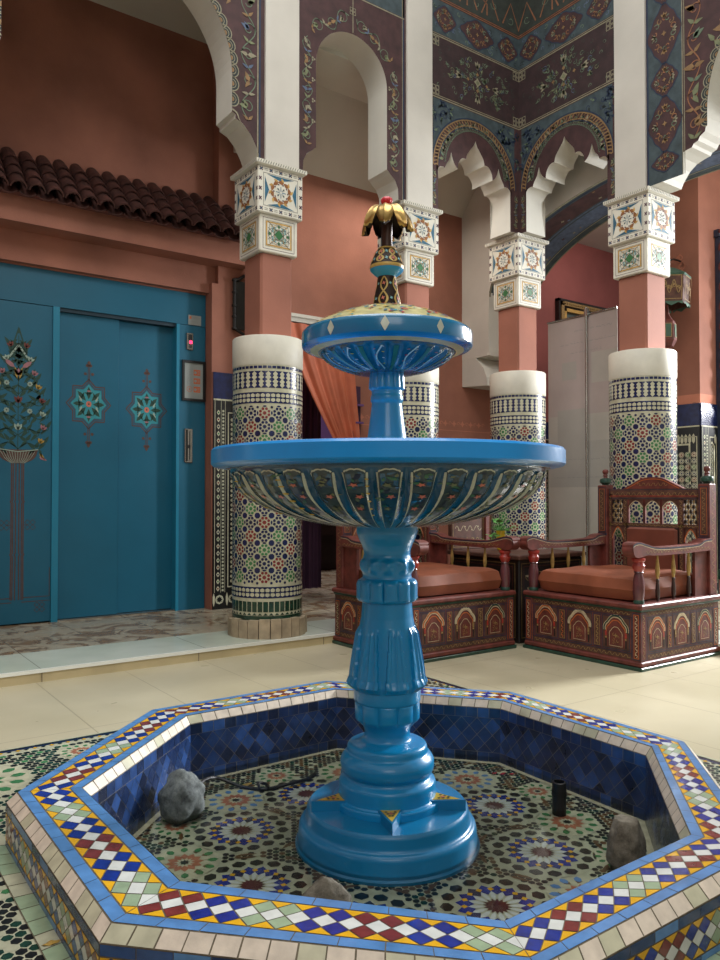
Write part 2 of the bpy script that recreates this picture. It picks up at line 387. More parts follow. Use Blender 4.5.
def rounded(prof, step):
    out = [prof[0]]
    for a, b in zip(prof, prof[1:]):
        n = max(1, int(ceil(hypot(b[0] - a[0], b[1] - a[1]) / step)))
        out += [(a[0] + (b[0] - a[0]) * k / n, a[1] + (b[1] - a[1]) * k / n) for k in range(1, n + 1)]
    return out
def catmull(P, m=6):
    out = []; n = len(P)
    for i in range(n - 1):
        p0, p1, p2, p3 = P[max(i - 1, 0)], P[i], P[i + 1], P[min(i + 2, n - 1)]
        for k in range(m):
            t = k / m
            out.append(tuple(.5 * ((2 * b) + (-a + c) * t + (2 * a - 5 * b + 4 * c - d) * t * t + (-a + 3 * b - 3 * c + d) * t ** 3) for a, b, c, d in zip(p0, p1, p2, p3)))
    out.append(tuple(P[-1])); return out
# ================================================================== THE SETTING
YB, XR, TH = 4.0, 4.37, .21          # courtyard faces of the two arcades, and their thickness
ZC, ZT = 2.868, 4.9                  # top of the capitals, top of the courtyard walls
CA, CB, CC, CD_, CL = (2.29, 4.14), (3.395, 4.14), (4.495, 4.14), (4.51, 3.05), (.43, 4.14)

FH = [(.47, 2.10), (.47, 1.38), (.97, .87), (1.65, .87), (2.165, 1.36), (2.18, 2.07), (1.71, 2.61), (1.015, 2.61)]   # opening for the pool
mb = MB(); xs0, xs1, ys0, ys1 = -4, 4.16, -3, 3.88
def floor_piece(pts): mb.face([(x, y, 0) for x, y in pts], 'floor_cream')
floor_piece([(xs0, ys0), FH[1], FH[0], (xs0, ys1)]); floor_piece([(xs0, ys0), (xs1, ys0), FH[3], FH[2]]); floor_piece([(xs0, ys0), FH[2], FH[1]])
floor_piece([(xs1, ys0), (xs1, ys1), FH[5], FH[4]]); floor_piece([(xs1, ys0), FH[4], FH[3]]); floor_piece([(xs1, ys1), (xs0, ys1), FH[7], FH[6]])
floor_piece([(xs1, ys1), FH[6], FH[5]]); floor_piece([(xs0, ys1), FH[0], FH[7]])
struct('floor', mb)
mb = MB()
mb.box(-4, 4.6, 4.34, 9.2, -.3, .06, 'floor_marble'); mb.box(4.6, 9.5, -3, 9.2, -.3, .06, 'floor_marble')
struct('floor_gallery', mb)
mb = MB()                                                            # step: marble tread, metal nosing, cream riser
mb.box(-4, 4.6, 3.895, 4.34, -.2, .06, 'riser', 'marble_strip'); mb.box(4.175, 4.6, -3, 3.895, -.2, .06, 'riser', 'marble_strip')
mb.box(-4, 4.175, 3.88, 3.897, .045, .0615, 'nosing'); mb.box(4.16, 4.177, -3, 3.88, .045, .0615, 'nosing')
mb.box(-4, 4.17, 3.885, 3.9, -.1, .05, 'riser'); mb.box(4.165, 4.18, -3, 3.89, -.1, .05, 'riser')
for x in [-.8, .0, .93, 1.73, 2.53, 3.33]: mb.box(x, x + .003, 3.883, 3.89, 0, .045, 'grout')
struct('trim_1', mb)

def arc_side(c, half, cz, a0=0., n=20):                              # right jamb -> apex (half profile, d, z)
    return [(c + half * cos(a0 + (pi / 2 - a0) * k / n), cz + half * sin(a0 + (pi / 2 - a0) * k / n)) for k in range(n + 1)]
def full(half):                                                      # mirror a right-half profile [(d,z)] from springing to apex
    return half, [(-d, z) for d, z in half[::-1][1:]]
def profile(c, half):
    r, l = full(half)
    return [(c + d, z) for d, z in (r + l)][::-1]                    # left to right
P_left = profile(1.36, [(.80, ZC), (.775, 2.93), (.735, 3.0), (.685, 3.05), (.636, 3.068), (.636, 3.09), (.614, 3.102), (.614, 3.31)] + [(d - 0, z) for d, z in arc_side(0, .614, 3.31)][1:])
P_ab = profile(2.825, [(.374, ZC), (.37, 2.94), (.345, 2.99), (.305, 3.02), (.296, 3.03), (.278, 3.045), (.278, 3.574)] + arc_side(0, .278, 3.574)[1:])
LOBES = []
for seg in ([(.36, ZC), (.370, 3.0), (.375, 3.10), (.368, 3.15), (.345, 3.182), (.315, 3.19), (.297, 3.185)],
            [(.297, 3.185), (.283, 3.215), (.262, 3.243), (.247, 3.275), (.236, 3.312)], [(.236, 3.312), (.224, 3.272), (.210, 3.243), (.192, 3.222), (.172, 3.208)],
            [(.172, 3.208), (.168, 3.245), (.150, 3.278), (.128, 3.296), (.105, 3.300), (.092, 3.297)], [(.092, 3.297), (.082, 3.335), (.060, 3.365), (.035, 3.395), (.015, 3.42), (0, 3.452)]):
    LOBES += catmull(seg, 4)[(1 if LOBES else 0):]
P_bc = profile(3.912, LOBES)
P_cd = profile(3.57, LOBES)
P_r = [(2.80, ZC), (2.785, 2.90), (2.74, 2.96), (2.69, 2.995), (2.64, 3.008), (2.60, 3.014), (2.59, 3.03), (2.56, 3.04), (2.547, 3.062), (2.515, 3.08), (2.50, 3.163)] \
      + [(1.73 + d, z) for d, z in arc_side(0, .77, 3.2)] + [(1.73 - d, z) for d, z in arc_side(0, .77, 3.2)[::-1]][1:]
P_r = (P_r + [(.96, 3.1), (.7, ZC)])[::-1]

def arcade(name, fn, u0, u1, profs, dec, piers):
    mb = MB()
    us = [u0] + [a for p in profs for a in (p[0][0], p[-1][0])] + [u1]
    # one polygon: bottom edge follows the capitals and arches
    poly = [(u0, ZC)] + [q for p in profs for q in p] + [(u1, ZC), (u1, ZT), (u0, ZT)]
    # split at the mid-line of every pier so that the n-gons stay simple
    cuts = [u0] + [(profs[i][-1][0] + profs[i + 1][0][0]) / 2 for i in range(len(profs) - 1)] + [u1]
    for i, p in enumerate(profs):
        a, b = cuts[i], cuts[i + 1]
        pl = [(a, ZC)] + p + [(b, ZC)]
        n = len(pl)
        for w, mat in ((0, 'maroon'), (-TH, 'plaster')):
            for (ua, za), (ub, zb) in zip(pl, pl[1:]):
                if ub - ua < 1e-6: continue
                mb.face([fn(ua, za, w), fn(ub, zb, w), fn(ub, ZT, w), fn(ua, ZT, w)], mat)
        for (ua, za), (ub, zb) in zip(pl, pl[1:]):
            mb.face([fn(ua, za, 0), fn(ub, zb, 0), fn(ub, zb, -TH), fn(ua, za, -TH)], 'arch_white')
    mb.face([fn(u0, ZT, 0), fn(u1, ZT, 0), fn(u1, ZT, -TH), fn(u0, ZT, -TH)], 'plaster')
    for (a, b) in piers:
        mb.prism(rect(a, ZC, b, ZT), fn, 0, .016, 'plaster')
    mb.decal(dec, fn, .0008)
    return struct(name, mb)

VM = ['vine_green', 'leaf_green', 'ochre', 'cream_line', 'slate_blue']
def scallops(c, r, cz, a0, a1, zlow=None, side=1, s=.042):
    out = []
    pts = []
    if zlow is not None:
        n = max(1, int((cz - zlow) / (2 * s * .8)))
        pts += [(c + side * (r + .0), zlow + (cz - zlow) * (k + .5) / n, 0. if side > 0 else pi) for k in range(n)]
    n = max(1, int(abs(a1 - a0) * r / (2 * s * .8)))
    for k in range(n):
        a = a0 + (a1 - a0) * (k + .5) / n; pts.append((c + r * cos(a), cz + r * sin(a), a))
    for x, y, a in pts:
        out.append((arcpts(x, y, s, a - pi / 2, a + pi / 2, 8), 'teal_dark', 1))
        out += ribbon(arcpts(x, y, s, a - pi / 2, a + pi / 2, 8), .006, 'cream_line', 2)
        out += ribbon(arcpts(x, y, s * .6, a - pi / 2, a + pi / 2, 6), .004, 'cream_line', 2)
        out.append((arcpts(x, y, s * .35, a - pi / 2, a + pi / 2, 5), 'ochre', 2))
    return out
def knot(x, y, s, mat, layer=3):
    out = []
    for dx in (-1, 1):
        for dy in (-1, 1):
            out += frame(x + dx * s * .55 - s * .5, y + dy * s * .55 - s * .5, x + dx * s * .55 + s * .5, y + dy * s * .55 + s * .5, s * .16, mat, layer)
    return out
def floral(cx, cy, s, layer=3, stretch=1.6, seed=1):
    rnd = random.Random(seed); out = [(starp(cx, cy, 4, s * .16, s * .1, 0), 'cream_line', layer + 1), (ngon(cx, cy, 4, s * .08), 'leaf_green', layer + 2)]
    for k in range(4):
        a = k * pi / 2; d = s * (.5 if k % 2 else .5 * stretch)
        x, y = cx + d * cos(a), cy + d * sin(a)
        out += [(petal(x, y, a + q, -.02, s * .22, s * .09), 'cream_line', layer + 1) for q in (-.6, 0, .6)]
        x2, y2 = cx + d * .55 * cos(a), cy + d * .55 * sin(a)
        out.append((starp(x2, y2, 4, s * .07, s * .04), 'ochre', layer + 1))
    for k in range(64):
        a = rnd.uniform(0, TAU); rr = rnd.uniform(.2, 1.15)
        x, y = cx + rr * s * .78 * stretch * cos(a), cy + rr * s * .66 * sin(a)
        out += curl(x, y, a, s * .09, s * .018, rnd.choice(['vine_green', 'vine_green', 'slate_blue', 'leaf_green']), layer, rnd.choice((1, -1)))
        out.append((leafp(x, y, a + rnd.uniform(-1, 1), s * .16, s * .07), rnd.choice(['vine_green', 'olive', 'leaf_green']), layer))
    return out
def cartouche(cx, cy, w, h, seed=0, layer=2):
    q = []
    n = 32
    for k in range(n):
        a = TAU * k / n; m = 1 + .10 * cos(4 * a) + .05 * cos(8 * a)
        q.append((cx + w / 2 * m * cos(a), cy + h / 2 * m * sin(a)))
    out = [(q, 'maroon', layer)] + ribbon(q, .006, 'navy_line', layer + 1, closed=True)
    rnd = random.Random(seed)
    vert = h > w
    for k in range(4):
        a = k * pi / 2 + pi / 4 * 0
        d = (.30 * h if k % 2 else .28 * w)
        x, y = cx + d * cos(a), cy + d * sin(a)
        out += [(petal(x, y, a + g, -.005, .16 * min(w, h), .06 * min(w, h)), ['cream_line', 'ochre'][k % 2], layer + 2) for g in (-.7, 0, .7)]
    for k in range(14):
        a = TAU * (k + .5) / 14
        out += curl(cx + .3 * w * cos(a), cy + .28 * h * sin(a), a, .1 * min(w, h), .006, ['rust_line', 'vine_green', 'ochre'][k % 3], layer + 2, 1 if k % 2 else -1)
    out.append((starp(cx, cy, 4, .09 * min(w, h), .04 * min(w, h)), 'ochre', layer + 3))
    return out

def lobed_panel(c, ua, ub):
    # painted decoration above one many-lobed arch; ua..ub is the face between pier and corner
    out = []
    R = .405
    # spandrels
    top = 3.655
    arc = [(c + R * cos(a), 3.185 + R * sin(a)) for a in [pi * k / 28 for k in range(29)]]
    for i in range(28):
        (x0, y0), (x1, y1) = arc[i], arc[i + 1]
        x0, x1 = min(max(x0, ua), ub), min(max(x1, ua), ub)
        out.append(([(x0, y0), (x1, y1), (x1, top), (x0, top)], 'teal', 1))
    rnd = random.Random(int(c * 100))
    for sx in (-1, 1):
        for k in range(60):
            a = rnd.uniform(.05, 1.1); r = R + rnd.uniform(.035, .24)
            x, y = c + sx * r * cos(a), 3.185 + r * sin(a)
            if y > top - .02 or x < ua + .01 or x > ub - .01: continue
            out.append((leafp(x, y, rnd.uniform(0, TAU), .045, .02), rnd.choice(['teal_dark', 'navy_line', 'vine_green']), 2))
            out += curl(x, y, rnd.uniform(0, TAU), .024, .006, 'navy_line', 2)
    for r, w, m in ((R + .012, .007, 'navy_line'), (R, .009, 'ochre'), (R - .04, .007, 'ochre'), (R - .052, .005, 'navy_line')):
        pth = [(c + r * cos(a), 3.185 + r * sin(a)) for a in [pi * k / 40 for k in range(41)]]
        pth = [(min(max(x, ua + .002), ub - .002), y) for x, y in pth]
        out += ribbon(pth, w, m, 3)
    for k in range(46):                                              # twisted band
        a = pi * (k + .5) / 46; r0, r1 = R - .035, R - .006
        p = [(c + r0 * cos(a - .012), 3.185 + r0 * sin(a - .012)), (c + r1 * cos(a + .02), 3.185 + r1 * sin(a + .02)), (c + r1 * cos(a + .045), 3.185 + r1 * sin(a + .045)), (c + r0 * cos(a + .015), 3.185 + r0 * sin(a + .015))]
        out.append(([(min(max(x, ua + .002), ub - .002), y) for x, y in p], 'ochre', 2))
    # leaves around the lobes
    for k in range(54):
        a = pi * (k + .5) / 54
        x, y = c + .31 * cos(a), 3.2 + .33 * sin(a)
        if abs(x - c) > .27 and y < 3.24: continue
        out.append((leafp(x, y, a + rnd.uniform(-1.2, 1.2), .06, .024), ['leaf_green', 'cream_line', 'vine_green'][k % 3], 2))
        out += curl(x, y, a + 2, .02, .004, 'vine_green', 2)
    # horizontal bands
    out += [(rect(ua, 3.66, ub, 3.668), 'cream_line', 3), (rect(ua, 3.676, ub, 3.681), 'cream_line', 3)]
    out += [(rect(ua, 3.685, ub, 4.09), 'maroon_dark', 1)]
    out += [(rect(ua, 4.095, ub, 4.103), 'cream_line', 3), (rect(ua, 4.11, ub, 4.115), 'cream_line', 3)]
    out += [(rect(ua, 4.12, ub, 4.355), 'teal', 1), (rect(ua, 4.36, ub, 4.367), 'rust_line', 3), (rect(ua, 4.375, ub, 4.381), 'rust_line', 3), (rect(ua, 4.385, ub, ZT), 'olive', 1)]
    m = (ua + ub) / 2
    out += floral(m, 3.885, .22, 3, 1.55, seed=int(c * 10))
    for ux in (ua + .035, ub - .035):
        for vz in (3.715, 4.06): out += knot(ux, vz, .03, 'cream_line')
    W = ub - ua
    for k in range(50):
        x, y = rnd.uniform(ua + .02, ub - .02), rnd.uniform(4.14, 4.34); out += curl(x, y, rnd.uniform(0, 6), .018, .005, rnd.choice(['teal_dark', 'slate_blue', 'vine_green']), 1.5, rnd.choice((1, -1)))
    for k in range(70):
        x, y = rnd.uniform(ua + .03, ub - .03), rnd.uniform(3.71, 4.07); out += curl(x, y, rnd.uniform(0, 6), .016, .004, rnd.choice(['maroon', 'olive', 'vine_green']), 1.5, rnd.choice((1, -1)))
    out += cartouche(m, 4.238, .30, .19, 3); out += cartouche(m - W * .36, 4.238, .19, .17, 5); out += cartouche(m + W * .36, 4.238, .19, .17, 7)
    out += ribbon([(m - .1, 4.42), (m - .1, 4.5), (m, 4.56), (m + .1, 4.5), (m + .1, 4.42)], .014, 'rust_line', 3)
    for k in range(5): out += curl(ua + W * (k + .5) / 5, 4.47 + .05 * (k % 2), k, .035, .006, 'vine_green', 2)
    for k in range(4): out += ribbon([(ua + W * (k + .2) / 4, 4.42), (ua + W * (k + .6) / 4, 4.6), (ua + W * (k + 1) / 4, 4.42)], .012, 'rust_line', 3)
    return out

dec = []
# left great arch spandrels (both sides), AB arch, BC arch
for sd in (1, -1):
    j = 1.36 + sd * .614
    dec += scallops(1.36, .614, 3.31, 0 if sd > 0 else pi, pi / 2, 3.13, sd)
    e = 1.36 + sd * .80
    dec += [(rect(min(e, e - sd * .012), ZC, max(e, e - sd * .012), ZT), 'navy_line', 1), (rect(min(e - sd * .016, e - sd * .024), ZC, max(e - sd * .016, e - sd * .024), ZT), 'cream_line', 2)]
    dec += vine(1.36 + sd * .72, 3.08, 1.36 + sd * .715, 4.0, .045, .30, .006, VM, 3, 4, .045)
    dec += ribbon(catmull([(j, 3.115), (j + sd * .03, 3.10), (j + sd * .05, 3.06), (j + sd * .09, 3.01)], 5), .012, 'cream_line', 3, taper=True)
    dec += vine(1.36 + sd * .60, 3.75, 1.36 + sd * .05, 4.05, .05, .26, .006, VM, 3, 5, .045)
dec += vine(.7, 4.3, 2.1, 4.3, .12, .5, .008, VM, 3, 6, .08)
dec += [(rect(.56, 4.12, 2.16, 4.128), 'cream_line', 2)]
for sd in (1, -1):
    e = 2.825 + sd * .412
    dec += [(rect(min(e, e + sd * .012), ZC, max(e, e + sd * .012), ZT), 'navy_line', 1), (rect(min(e - sd * .006, e - sd * .001), ZC, max(e - sd * .006, e - sd * .001), ZT), 'cream_line', 2)]
    dec += vine(2.825 + sd * .342, 3.05, 2.825 + sd * .342, 3.72, .034, .2, .005, VM, 3, 8, .034)
    dec += vine(2.825 + sd * .31, 3.78, 2.825 + sd * .03, 3.96, .045, .2, .005, VM, 3, 9, .035)
    for k in range(4):
        x, z = 2.825 + sd * .3, 3.2 + k * .13
        for g in range(3): dec.append((ngon(x + .009 * cos(g * 2.1), z + .009 * sin(g * 2.1), 6, .007), 'cream_line', 4))
dec += [(rect(2.823, 3.86, 2.829, 4.09), 'cream_line', 2)] + knot(2.825, 4.0, .022, 'cream_line')
dec += [(rect(2.42, 4.10, 3.25, 4.108), 'cream_line', 2), (rect(2.42, 4.112, 3.25, ZT), 'teal', 1)] + cartouche(2.825, 4.33, .5, .3, 2) + vine(2.45, 4.6, 3.2, 4.6, .06, .3, .006, VM, 3, 2, .05)
dec += lobed_panel(3.912, 3.495, XR)
dec += [(rect(3.488, ZC, 3.5, ZT), 'navy_line', 2)]
for x in (3.515, 4.33): dec += vine(x, 2.9, x, 3.15, .012, .1, .004, VM, 3, 3, .02)
fb = lambda u, v, w: (u, YB - w, v)
arcade('wall_back_arcade', fb, -1.5, XR + .0, [P_left, P_ab, P_bc], dec, [(2.185, 2.415), (3.265, 3.488), (.305, .535)])
dec = lobed_panel(3.57, 3.145, YB)
for y in (3.165, 3.96): dec += vine(y, 2.9, y, 3.15, .012, .1, .004, VM, 3, 3, .02)
# strip of medallions right of the pier, then scroll field and scalloped edge
dec += [(rect(2.66, ZC, 2.905, ZT), 'teal', 1), (rect(2.655, ZC, 2.661, ZT), 'cream_line', 3), (rect(2.643, ZC, 2.648, ZT), 'cream_line', 3), (rect(2.893, ZC, 2.905, ZT), 'navy_line', 2)]
zz = 2.93
for i, h in enumerate((.12, .33, .2, .36, .2, .36, .2)):
    dec += cartouche(2.78, zz + h / 2, .21 if h > .25 else .17, h * .96, i); zz += h + .015
dec += vine(2.585, 3.06, 2.575, 4.3, .04, .34, .007, ['rust_line', 'ochre', 'leaf_green', 'ochre', 'vine_green'], 3, 4, .06)
dec += scallops(1.73, .77, 3.2, 0, pi / 2, 3.1, 1, .042)
dec += vine(2.45, 3.6, 1.7, 4.2, .09, .4, .007, ['rust_line', 'ochre', 'leaf_green', 'ochre', 'vine_green'], 3, 5, .07)
fr = lambda u, v, w: (XR - w, u, v)
arcade('wall_right_arcade', fr, -1.2, YB + .0, [P_r, P_cd], dec, [(2.91, 3.14)])
mb = MB(); mb.box(XR, XR + TH, YB, YB + TH, ZC, ZT, 'plaster')       # corner block over the far column
for k in range(8): mb.decal(ribbon([(0, 0), (0, 0)], .01, 'maroon') if 0 else [], fb)
struct('wall_corner', mb)

# ---- rear gallery wall, lift recess, doorway
mb = MB()
mb.box(-2.5, 2.8, 5.3, 5.42, 2.376, 4.35, 'salmon'); mb.box(-2.5, .2, 5.25, 5.42, .06, 2.38, 'salmon')
mb.box(2.41, 2.8, 5.2, 5.42, .06, 2.45, 'salmon'); mb.box(2.46, 2.8, 5.2, 5.42, 2.45, 4.35, 'salmon')
mb.box(-2.5, 2.62, 5.25, 5.31, 2.385, 2.585, 'salmon'); mb.box(-2.5, 2.66, 5.08, 5.31, 2.585, 2.745, 'salmon')
struct('wall_back', mb)
mb = MB()
mb.box(2.8, 2.86, 5.0, 5.42, .06, 4.35, 'salmon'); mb.box(2.86, 3.47, 5.0, 5.12, 2.2, 4.35, 'salmon')
mb.box(3.47, 5.42, 5.0, 5.12, .06, 4.35, 'salmon')
mb.box(2.80, 2.96, 5.12, 9.0, .06, 3.6, 'purple')
fw = lambda u, v, w: (u, 5.0 - w, v)
d = []
for k in range(14):                                                  # faint stencilled band
    u = 3.62 + k * .1
    d.append((starp(u, 1.52, 4, .03, .014), 'stencil', 1)); d += curl(u + .05, 1.52, 0, .02, .006, 'stencil', 1)
d += ribbon([(3.5, 1.46), (5.3, 1.46)], .006, 'stencil', 1)
d += [(rect(3.5, 1.05, 3.6, 1.75), 'stencil', 1)] + vine(3.55, 1.1, 3.55, 1.7, .03, .2, .008, ['cap_gold', 'cap_gold'], 2, 2, .03)
mb.decal(d, fw)
struct('wall_gallery', mb)
mb = MB(); mb.box(2.84, 3.5, 4.975, 5.0, 2.2, 2.235, 'arch_white'); mb.box(2.84, 3.5, 4.965, 5.0, 2.235, 2.26, 'arch_white'); struct('trim_2', mb)
mb = MB(); mb.box(2.0, 9.0, 8.2, 8.3, .06, 3.6, 'purple'); struct('wall_far', mb)
mb = MB(); mb.box(-2.5, 2.8, 4.21, 5.3, 4.27, 4.35, 'ceiling_light')
mb.box(2.5, 4.72, 4.21, 4.6, 3.82, 3.9, 'ceiling_light')
mb.prism([(5.0, 3.36), (4.6, 3.82), (4.6, 3.9), (5.0, 3.9)], lambda u, v, w: (w, u, v), 2.5, 4.72, 'plaster_warm')
mb.box(2.48, 2.5, 4.21, 5.0, 3.36, 4.3, 'plaster_warm')
mb.box(4.58, 5.3, -1.2, 4.21, 3.9, 3.98, 'ceiling_light')
struct('ceiling', mb)
mb = MB(); mb.box(2.8, 5.3, 5.12, 8.3, 3.3, 3.4, 'plaster_warm'); mb.box(5.3, 9.4, -1.2, 5.5, 3.7, 3.8, 'plaster_warm'); struct('ceiling_rooms', mb)

# ---- cross wall with the broad painted arch behind the right arcade
BR = [(5.0, 1.85), (4.69, 1.83), (4.70, 1.90), (4.74, 1.99), (4.82, 2.06), (4.83, 2.085), (4.675, 2.09), (4.67, 2.12), (4.67, 2.5), (5.0, 2.5)]
pr = [(5.0, 2.5), (4.67, 2.5)]
pr += [(3.05 + 1.62 * cos(a), 2.57 + .66 * sin(a)) for a in [pi * k / 40 for k in range(1, 40)]] + [(1.43, 2.5), (1.43, .06), (-1.2, .06)]
mb = MB()
fx = lambda u, v, w: (w, u, v)
TOPW = 4.0
pl = pr
for (ua, za), (ub, zb) in zip(pl, pl[1:]):
    if abs(ub - ua) > 1e-6 and ub < ua:
        for xx, mat in ((4.72, 'plaster'), (5.3, 'plaster_warm')): mb.face([(xx, ua, za), (xx, ub, zb), (xx, ub, TOPW), (xx, ua, TOPW)], mat)
    arch = za > 2.5 and zb > 2.5
    mb.face([(4.72, ua, za), (4.72, ub, zb), (5.3, ub, zb), (5.3, ua, za)], 'teal' if arch else 'arch_white')
mb.prism([(5.0, 1.85), (4.69, 1.83), (4.70, 1.90), (4.74, 1.99), (4.80, 2.05), (4.83, 2.085), (5.0, 2.085)], fx, 4.72, 5.3, 'plaster', 'arch_white')
mb.prism(rect(4.67, 2.085, 5.0, 2.5), fx, 4.718, 5.3, 'plaster', 'arch_white')
# white moulding round the arch edge and painted soffit bands
def soff(t, x, w):                                                  # t: arc angle
    return (x, 3.05 + (1.62 - w) * cos(t), 2.57 + (.66 - w) * sin(t))
for i in range(39):
    a, b = pi * i / 40, pi * (i + 1) / 40
    for (xa, xb, m, l) in ((4.72, 4.74, 'cream_line', .002), (4.76, 4.775, 'navy_line', .001), (4.79, 4.98, 'maroon', .001), (4.995, 5.01, 'slate_blue', .001), (5.03, 5.2, 'slate_blue', .001), (5.21, 5.22, 'cream_line', .002), (5.285, 5.3, 'cream_line', .002)):
        mb.face([soff(a, xa, l), soff(b, xa, l), soff(b, xb, l), soff(a, xb, l)], m)
rnd = random.Random(5)
for k in range(110):
    t = rnd.uniform(.05, pi - .05); x = rnd.choice((rnd.uniform(4.8, 4.96), rnd.uniform(5.04, 5.19))); s_ = rnd.uniform(.01, .022)
    pts = starp(0, 0, 4, s_, s_ * .4, rnd.uniform(0, 1))
    mb.face([soff(t + p[1] / 1.2, x + p[0], .004) for p in pts], rnd.choice(['cream_line', 'cream_line', 'slate_blue', 'maroon', 'ochre']))
mb.box(4.715, 4.73, 4.66, 4.69, 2.085, 2.11, 'arch_white')
struct('wall_cross', mb)

mb = MB(); mb.box(-4.1, -4.0, -3.1, 5.4, 0, 4.9, 'salmon'); struct('wall_left', mb)
mb = MB(); mb.box(-4.1, 9.4, -3.1, -3.0, 0, 4.9, 'plaster'); struct('wall_front', mb)
mb = MB(); mb.box(5.3, 9.4, 5.5, 5.6, .06, 3.7, 'salmon_red'); mb.box(5.3, 5.42, 5.0, 5.5, .06, 3.7, 'salmon_red'); struct('wall_room', mb)

# ---- tiled dadoes
def dado(W, H=1.54, z0=.0):
    d = [(rect(0, 0, W, H), 't_black', 0)]
    d += [(rect(0, H - .012, W, H), 't_cream', 1)]
    # foot: black with cream shapes
    n = max(1, int(W / .09))
    for k in range(n):
        u = W * (k + .5) / n
        d += [(ngon(u, .07, 8, .034), 't_paleg', 1), (starp(u, .07, 8, .024, .016), 't_black', 2), (petal(u - .045, .07, pi / 2, -.05, .05, .018), 't_cream', 1)]
    # vertical edge strips
    m = int((H - .2) / .05)
    for k in range(m):
        z = .15 + k * (H - .2) / m
        d += [(petal(.040, z, pi / 2, -.020, .020, .024, .4), 't_cream', 1), (ngon(.040, z, 4, .008), ['t_colred', 't_green', 't_navy'][k % 3], 2)]
        for q in (-.0125, .0125): d += [(ngon(.078, z + q, 6, .0095), 't_paleg', 1)]
    d += [(rect(.010, .12, .014, H), 't_cream', 1), (rect(.060, .12, .063, H), 't_paleg', 1), (rect(.093, .12, .096, H), 't_cream', 1)]
    # inner frame
    if W > .2:
        for q, w in ((.115, .008), (.175, .016)):
            d += frame(q, .14 + (q - .1), W - q + .115 - .02, H - (q - .02), w, 't_cream', 1)
        k = 0
        for z in [.2 + i * .035 for i in range(int((H - .3) / .035))]:
            d += [(ngon(.15, z, 6, .013), 't_cream', 1)]
        # top frieze of merlons
        u = .2
        while u < W - .02:
            d += [(petal(u, H - .115, pi / 2, -.045, .045, .026, .25), 't_cream', 1)]; u += .034
        # star field
        c = .055; u = .225
        while u < W - .02:
            z = .24; j = int(u * 37)
            while z < H - .2:
                j += 1
                col = ['t_green', 't_navy', 't_colred', 't_navy'][j % 4]
                d.append((ngon(u, z, 8, c * .47), 't_cream', 1)); d.append((starp(u, z, 4, .009, .006), col, 2))
                for g in range(8):
                    a = TAU * g / 8; d.append((ngon(u + c * .33 * cos(a), z + c * .33 * sin(a), 5, c * .09, a), col, 2))
                z += c
            u += c
    return d
def dado_wall(name, fn, W, label=None):
    mb = MB()
    mb.prism(rect(0, 0, W, 1.54), fn, 0, .012, 't_black'); mb.prism(rect(0, 1.54, W, 1.735), fn, 0, .010, 't_navy')
    mb.decal(dado(W), lambda u, v, w: fn(u, v, w + .0125))
    struct(name, mb)
dado_wall('trim_3', lambda u, v, w: (2.42 + u, 5.2 - w, .06 + v), .42)
dado_wall('trim_4', lambda u, v, w: (5.9 - w, 4.12 - u, .03 + v * .93), .66)
dado_wall('trim_5', lambda u, v, w: (5.9 + u, 3.46 - w, .03 + v * .93), .24)
dado_wall('trim_6', lambda u, v, w: (5.45 + u, 5.5 - w, .06 + v * .93), 1.0)
mb = MB(); mb.box(5.9, 9.2, 3.46, 4.12, .06, 3.7, 'salmon')
fl = lambda u, v, w: (5.9 - w, u, v)
d = [(rect(3.46, 1.5, 4.1, 1.72), 'stencil', 1)] + vine(3.47, 1.6, 4.1, 1.6, .05, .16, .01, ['salmon', 'salmon'], 2, 2, .04)
for k in range(3): d += vine(3.62 + k * .14, 2.62, 3.62 + k * .14, 2.9, .04, .14, .01, ['stencil', 'stencil'], 1, 3, .03)
mb.decal(d, fl)
d = [(rect(5.9, 1.5, 6.13, 1.72), 'stencil', 1)] + vine(5.91, 1.6, 6.12, 1.6, .05, .16, .01, ['salmon', 'salmon'], 2, 2, .04)
mb.decal(d, lambda u, v, w: (u, 3.46 - w, v))
struct('wall_pier', mb)

